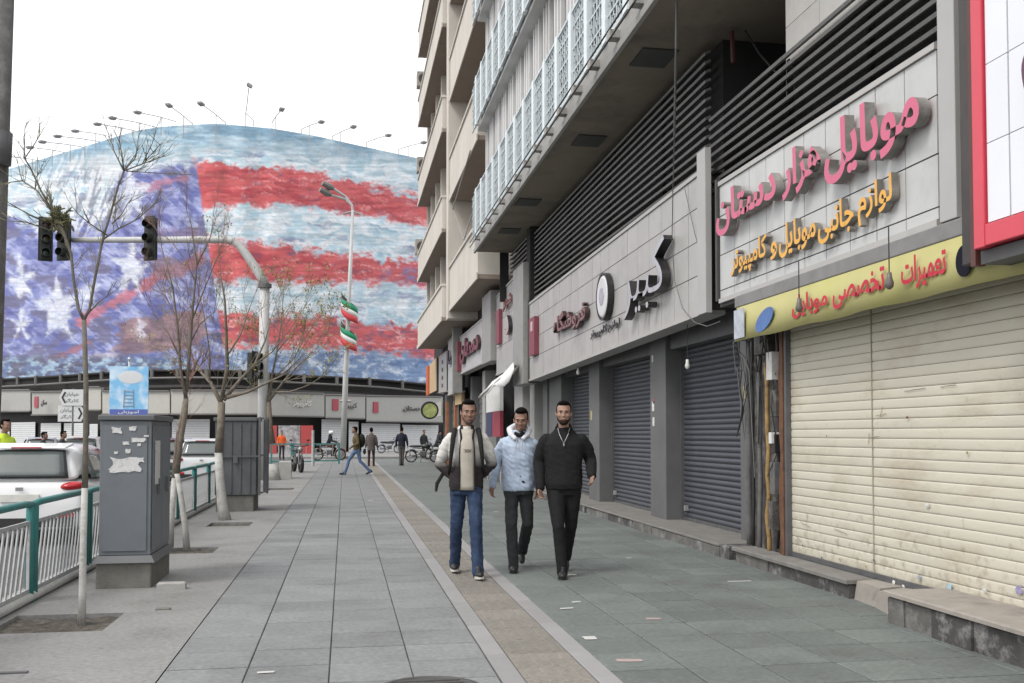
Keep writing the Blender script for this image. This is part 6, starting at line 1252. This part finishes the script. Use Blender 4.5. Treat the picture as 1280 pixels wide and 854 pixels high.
    if near:
        for s_ in (-1, 1):
            e = MB(); e.ell(hc + M0 @ (Vector((s_ * .031, -.079, .008)) * k), (.0105 * k, .005 * k, .0048 * k), 10, 6, M0); eo = e.build('eye', m_eye, body, smooth=True, world=False)
            e = MB(); e.ell(hc + M0 @ (Vector((s_ * .031, -.084, .008)) * k), (.0050 * k, .003 * k, .0046 * k), 8, 6, M0)
            eo2 = MB(); e.build('iris', m_hair, body, smooth=True, world=False)
            e = MB(); e.tube([hc + M0 @ (Vector((s_ * x, y, z)) * k) for x, y, z in ((.013, -.092, .024), (.030, -.090, .028), (.049, -.077, .023))], [.003, .0042, .002], 6); e.build('eyebrow', hair, body, world=False)
        e = MB(); e.ell(hc + M0 @ (Vector((0, -.0965, -.056)) * k), (.021 * k, .004 * k, .005 * k), 10, 6, M0); e.build('lips', mat('lips', (.27, .10, .085), .5), body, world=False)
    if beard:
        bb = MB(); r_ = beard
        def BE(o_, r): bb.ell(hc + M0 @ (Vector(o_) * k), tuple(x * k for x in r), 14, 10, M0)
        BE((0, -.036, -.080), (.050 * r_, .054 * r_, .036)); BE((0, -.082, -.090), (.026 * r_, .018 * r_, .019)); BE((.048, -.015, -.045), (.018 * r_, .034, .036)); BE((-.048, -.015, -.045), (.018 * r_, .034, .036)); BE((.013, -.091, -.043), (.016, .006, .0042)); BE((-.013, -.091, -.043), (.016, .006, .0042))
        finish(bb, 'beard', beardm or hair, body, .007, 1, .0015, (80, 80, 80))
    if extras: extras(t, v, k, tp, body)
    return t
m_stub = mat('stubble', (.10, .062, .050), .8, .2, 60, spec=.2)
m_eye = mat('eye_white', (.24, .21, .19), .4); m_sole = mat('sole_white', (.55, .54, .5), .6)
def ramp_mat(name, stops, axis=2, nz=.06):
    m = cloth(name, (.5, .5, .5)); n = m.node_tree.nodes; l = m.node_tree.links; tc = n.new('ShaderNodeTexCoord'); sp = n.new('ShaderNodeSeparateXYZ'); l.new(tc.outputs['Object'], sp.inputs[0])
    no = n.new('ShaderNodeTexNoise'); no.inputs['Scale'].default_value = 9; l.new(tc.outputs['Object'], no.inputs[0]); ad = n.new('ShaderNodeMath'); ad.operation = 'MULTIPLY_ADD'; ad.inputs[1].default_value = nz; l.new(no.outputs[0], ad.inputs[0]); l.new(sp.outputs[axis], ad.inputs[2])
    mr = n.new('ShaderNodeMapRange'); mr.inputs[1].default_value = stops[0][0]; mr.inputs[2].default_value = stops[-1][0]; l.new(ad.outputs[0], mr.inputs[0])
    cr = n.new('ShaderNodeValToRGB'); L0, L1 = stops[0][0], stops[-1][0]; cr.color_ramp.elements[0].color = (*stops[0][1], 1); cr.color_ramp.elements[1].color = (*stops[-1][1], 1)
    for p_, c_ in stops[1:-1]: e = cr.color_ramp.elements.new((p_ - L0) / (L1 - L0)); e.color = (*c_, 1)
    l.new(mr.outputs[0], cr.inputs[0]); l.new(cr.outputs[0], n['Principled BSDF'].inputs['Base Color']); return m
m_j1 = ramp_mat('jacket_fade', [(.8, (.022, .017, .018)), (1.12, (.03, .024, .025)), (1.25, (.56, .55, .52)), (1.6, (.62, .61, .58))])
m_jeans = cloth('denim_blue', (.026, .044, .088), dirt=(.05, .078, .135), dirt_amt=.6, dirt_scale=5); m_tee = cloth('tee_beige', (.40, .37, .32)); m_strap = cloth('strap_black', (.018, .018, .018))
m_hood = cloth('hoodie_blue', (.42, .50, .62), dirt=(.22, .27, .36), dirt_amt=.6, dirt_scale=3.2, scale=5, var=.10); m_chr = cloth('trousers_charcoal', (.030, .032, .034)); m_blkc = cloth('cloth_black', (.011, .011, .012)); m_shoe = mat('shoe_black', (.02, .02, .022), .5)
def ex1(t, v, k, tp, body):
    nk = v['nk']   # open front: shirt panel with print, backpack straps, bag behind, collar
    q = MB(); nz_, nx_ = 14, 6; vs = []
    for j in range(nz_ + 1):
        f = j / nz_; z = (.85 + (1.45 - .85) * f) * k; hw = (.078 - .020 * f) * k; yy = -.158 + .012 * math.cos(f * 5) + max(0, f - .70) * .24
        for i in range(nx_ + 1): u_ = i / nx_ * 2 - 1; vs.append((.005 + hw * u_, yy + .022 * u_ * u_ - .012, z))
    q.add(vs, [(j * (nx_ + 1) + i, j * (nx_ + 1) + i + 1, (j + 1) * (nx_ + 1) + i + 1, (j + 1) * (nx_ + 1) + i) for j in range(nz_) for i in range(nx_)]); o = q.build('shirt', m_tee, t, smooth=True, world=False); o.modifiers.new('s', 'SOLIDIFY').thickness = .02
    A_, F_ = text_mesh('CREW', .085, .032, .003, 0, rtl=False); q = MB(); q.add([(-.037 + a[0], -.184 - a[2] + .02 * ((-.045 + a[0] - .0) / .05) ** 2, 1.24 + a[1]) for a in A_], F_); q.build('shirt_print', m_ink, o, world=False)
    for s_ in (-1, 1):
        q = MB(); q.tube([(.005 + s_ * .082, -.148, .86), (.005 + s_ * .078, -.154, 1.05), (.005 + s_ * .070, -.148, 1.25), (.005 + s_ * .055, -.115, 1.38), (.005 + s_ * .062, -.06, 1.46), (.005 + s_ * .05, .0, 1.50)], [.009, .010, .011, .014, .018, .02], 6); q.build('jacket_edge', m_strap, t, world=False)
        q = MB(); q.tube([(s_ * .115, .06, 1.465), (s_ * .12, -.03, 1.468), (s_ * .135, -.115, 1.38), (s_ * .15, -.145, 1.25), (s_ * .165, -.12, 1.10), (s_ * .18, -.02, 1.02)], [.022, .026, .026, .022, .016, .012], 8); q.build('backpack_strap', m_strap, t, smooth=True, world=False)
    q = MB(); q.ell((0, .20, 1.20), (.15, .09, .23), 14, 10); q.build('backpack', m_strap, t, smooth=True, world=False)
    q = MB(); q.tube([(-.24, .06, 1.02), (-.30, .05, .92), (-.31, .04, .84)], [.018, .02, .012], 6); q.build('loose_strap', m_strap, t, world=False)
def place(px, foot_y, D=None):
    p = at(px, foot_y, Z=0); return p, -math.atan2(p.x, p.y)
p, a = place(583, 719)
person('man in blue jeans and a white to black fade jacket, hands in pockets', (p.x, p.y, 0), a, dict(hd=(.02, -.02, 1.615), shl=(-.175, .02, 1.40), shr=(.175, .02, 1.40), ell=(-.262, .06, 1.10), elr=(.25, .06, 1.10), wrl=(-.13, .01, .97), wrr=(.12, .01, .97), knl=(-.100, .02, .49), anl=(-.118, .24, .11), knr=(.092, -.17, .505), anr=(.112, -.26, .085), fdr=(.12, -1, .12), hpl=(-.076, .0, .90), hpr=(.076, -.02, .90)), m_j1, m_jeans, m_shoe, 1.745, sole=m_sole, extras=ex1, beardm=m_stub, beard=.88, turn=.12, tilt=.06, sleeve=.058, coat_len=.845, wide=1.02, thigh=.086)
def ex2(t, v, k, tp, body):
    nk = v['nk']; q = MB()
    q.tube([nk + Vector(o_) for o_ in ((-.035, -.115, -.07), (-.085, -.05, -.02), (-.10, .03, .03), (-.05, .10, .055), (.05, .10, .055), (.10, .03, .03), (.085, -.05, -.02), (.035, -.115, -.07))], [.022, .032, .038, .046, .046, .038, .032, .022], 10); finish(q, 'hood', cloth('hood_pale', (.60, .62, .66)), t, .011, 2, .003)
    for s_ in (-1, 1): q = MB(); q.tube([nk + Vector((s_ * .03, -.125, -.06)), nk + Vector((s_ * .032, -.152, -.12)), nk + Vector((s_ * .03, -.16, -.19))], .004, 5); q.build('drawstring', m_tee, t, world=False)
    q = MB(); q.tube([nk + Vector((-.05, -.07, -.01)), nk + Vector((0, -.085, -.03)), nk + Vector((.05, -.07, -.01))], .022, 8); q.build('collar', m_blkc, t, world=False)
p, a = place(648, 713)
person('slim man in a pale blue hoodie and dark trousers, middle of three walkers', (p.x, p.y, 0), a, dict(hd=(.03, -.05, 1.585), nk=(.01, .0, 1.455), shl=(-.17, .02, 1.385), shr=(.17, .02, 1.385), ell=(-.235, .05, 1.13), wrl=(-.275, -.06, .90), elr=(.22, .06, 1.12), wrr=(.21, .02, .88), knl=(-.075, -.12, .50), anl=(-.05, -.10, .085), knr=(.10, -.02, .50), anr=(.04, .34, .20), fdr=(0, -.75, -.65), hpl=(-.072, 0, .90), hpr=(.070, 0, .90)), m_hood, m_chr, m_shoe, 1.70, extras=ex2, beardm=m_stub, beard=.78, tilt=.22, turn=-.1, sleeve=.056, coat_len=.845, wide=1.0, thigh=.082, skin_=m_skin)
def ex3(t, v, k, tp, body):
    nk = v['nk']; q = MB(); q.tube([nk + Vector(o_) for o_ in ((-.06, -.06, .0), (-.045, -.115, -.06), (-.02, -.142, -.115), (0, -.152, -.15), (.02, -.142, -.115), (.045, -.115, -.06), (.06, -.06, .0))], .0032, 5); q.build('necklace', m_rim, t, world=False)
    q = MB(); q.xbox(nk + Vector((0, -.155, -.165)), (.014, .006, .03)); q.build('pendant', m_rim, t, world=False)
    q = MB(); q.tube([nk + Vector((-.075, -.02, .0)), nk + Vector((-.06, .06, .03)), nk + Vector((.06, .06, .03)), nk + Vector((.075, -.02, .0)), nk + Vector((.04, -.10, -.05))], [.016, .022, .022, .016, .012], 8); q.build('collar', m_blkc, t, world=False)
p, a = place(705, 719)
person('broad bearded man all in black with a thin necklace, nearest the shutters', (p.x, p.y, 0), a, dict(hd=(0, -.02, 1.615), shl=(-.195, .02, 1.395), shr=(.195, .02, 1.395), ell=(-.25, .06, 1.12), wrl=(-.235, -.08, .88), elr=(.27, .07, 1.14), wrr=(.275, -.17, 1.0), knl=(-.055, -.16, .50), anl=(-.015, -.18, .085), knr=(.07, .03, .49), anr=(.02, .36, .17), fdr=(0, -.8, -.6), hpl=(-.085, 0, .90), hpr=(.085, 0, .90)), m_blkc, m_blkc, m_shoe, 1.735, extras=ex3, beardm=mat('beard_dark', (.028, .018, .015), .9, .3, 60, spec=.1), beard=1.0, fold=.0035, turn=0, sleeve=.065, coat_len=.86, wide=1.14, thigh=.098, skin_=m_skin2)

# pedestrians further away
def far(label, px, fy, rz, H, top, legs, J=None, ex=None, cat_group='people further down the street', z=0.0, **kw):
    p = at(px, fy, Z=0); p.z = z; q = person(label, (p.x, p.y, z), rz, J or {}, top, legs, m_shoe, H, near=False, vox=.013, extras=ex, group=cat_group, **kw); return q
walk = dict(knl=(-.09, -.28, .52), anl=(-.09, -.42, .10), knr=(.09, .10, .50), anr=(.09, .46, .16), ell=(-.24, .12, 1.12), wrl=(-.24, .0, .92), elr=(.24, .02, 1.12), wrr=(.24, -.2, 1.0), fdr=(0, -.9, -.4), hpl=(-.085, -.03, .88), hpr=(.085, .03, .88), nk=(0, -.04, 1.45), shl=(-.18, -.02, 1.38), shr=(.18, -.02, 1.38), hd=(0, -.09, 1.58))
def exbag(t, v, k, tp, body): q = MB(); q.ell((0, .17, 1.2), (.16, .12, .24), 12, 8); q.build('backpack', m_strap, t, smooth=True, world=False)
far('striding man in pale jeans and an olive brown jacket carrying a black backpack', 446, 594, R(-85), 1.70, cloth('jacket_olive', (.13, .10, .05), dirt=(.06, .05, .03), dirt_amt=.6), cloth('denim_pale', (.11, .17, .29)), walk, exbag, coat_len=.86)
def exhand(t, v, k, tp, body): q = MB(); q.ell((.30, -.02, .66), (.07, .15, .13), 10, 8); q.build('handbag', m_strap, t, smooth=True, world=False)
far('person in a grey brown coat holding a dark bag, walking away', 464, 583, R(175), 1.70, cloth('coat_brown', (.10, .085, .08)), cloth('trousers_maroon', (.045, .025, .025)), dict(elr=(.22, 0, 1.1), wrr=(.26, -.03, .86)), exhand, coat_len=.70, wide=1.1)
far('man in a navy jacket and grey trousers walking away at the crossing', 502, 582, R(170), 1.74, cloth('jacket_navy', (.018, .022, .035)), cloth('trousers_grey', (.10, .095, .09)), dict(wrl=(-.27, .0, .9), knl=(-.06, -.03, .49), knr=(.06, .03, .49), anl=(-.04, 0, .09), anr=(.05, .1, .09)), coat_len=.84)
rid = dict(knl=(-.16, -.38, .62), anl=(-.16, -.20, .25), knr=(.16, -.38, .62), anr=(.16, -.20, .25), hpl=(-.09, .05, .82), hpr=(.09, .05, .82), ell=(-.24, -.16, 1.05), wrl=(-.28, -.42, 1.0), elr=(.24, -.16, 1.05), wrr=(.28, -.42, 1.0), nk=(0, -.08, 1.36), hd=(0, -.14, 1.5), shl=(-.18, -.06, 1.29), shr=(.18, -.06, 1.29))
def exhel(t, v, k, tp, body): q = MB(); q.ell(v['hd'] + Vector((0, .01, .04)), (.13, .15, .12), 14, 10); q.build('helmet', mat('helmet_white', (.7, .7, .68), .3), t, smooth=True, world=False)
far('rider with a white helmet and dark clothes behind the teal barrier', 411, 574, R(80), 1.70, cloth('jacket_dusk', (.02, .02, .028)), m_blkc, rid, exhel, coat_len=.82)
far('person in a bright orange safety vest by the far red shop window', 352, 575, R(20), 1.62, cloth('vest_orange', (.72, .13, .03)), m_chr, None, None, coat_len=.84)
far('person in dark clothes standing behind the black motorcycle left of the first walker', 530, 573, R(30), 1.66, m_chr, m_blkc, None, None)
far('rider sitting on the black motorcycle beside the first walker\'s elbow', 547, 574, R(60), 1.68, cloth('jacket_slate', (.04, .045, .05)), m_blkc, rid, None)
def exh2(t, v, k, tp, body):
    for z in (1.18, 1.36): q = MB(); q.tube([(.20 * math.cos(a), .02 + .15 * math.sin(a), z) for a in [2 * math.pi * i / 16 for i in range(17)]], .012, 4); q.build('reflective_band', m_bar, t, world=False)
p = at(6, 570, D=19.3); person('person in a yellow high visibility vest standing beyond the white hatchback', (p.x, p.y, -.14), R(60), {}, cloth('vest_lime', (.55, .72, .06)), m_chr, m_shoe, 1.84, near=False, extras=exh2, group='people further down the street')
p = at(55, 570, D=30); person('dark haired person beyond the near hatchback, left one of two heads', (p.x, p.y, -.14), R(90), {}, m_chr, m_blkc, m_shoe, 1.62, near=False, group='people further down the street')
p = at(79, 570, D=30.5); person('dark haired person behind the near hatchback, right one of two heads', (p.x, p.y, -.14), R(80), {}, m_chr, m_blkc, m_shoe, 1.65, near=False, group='people further down the street')
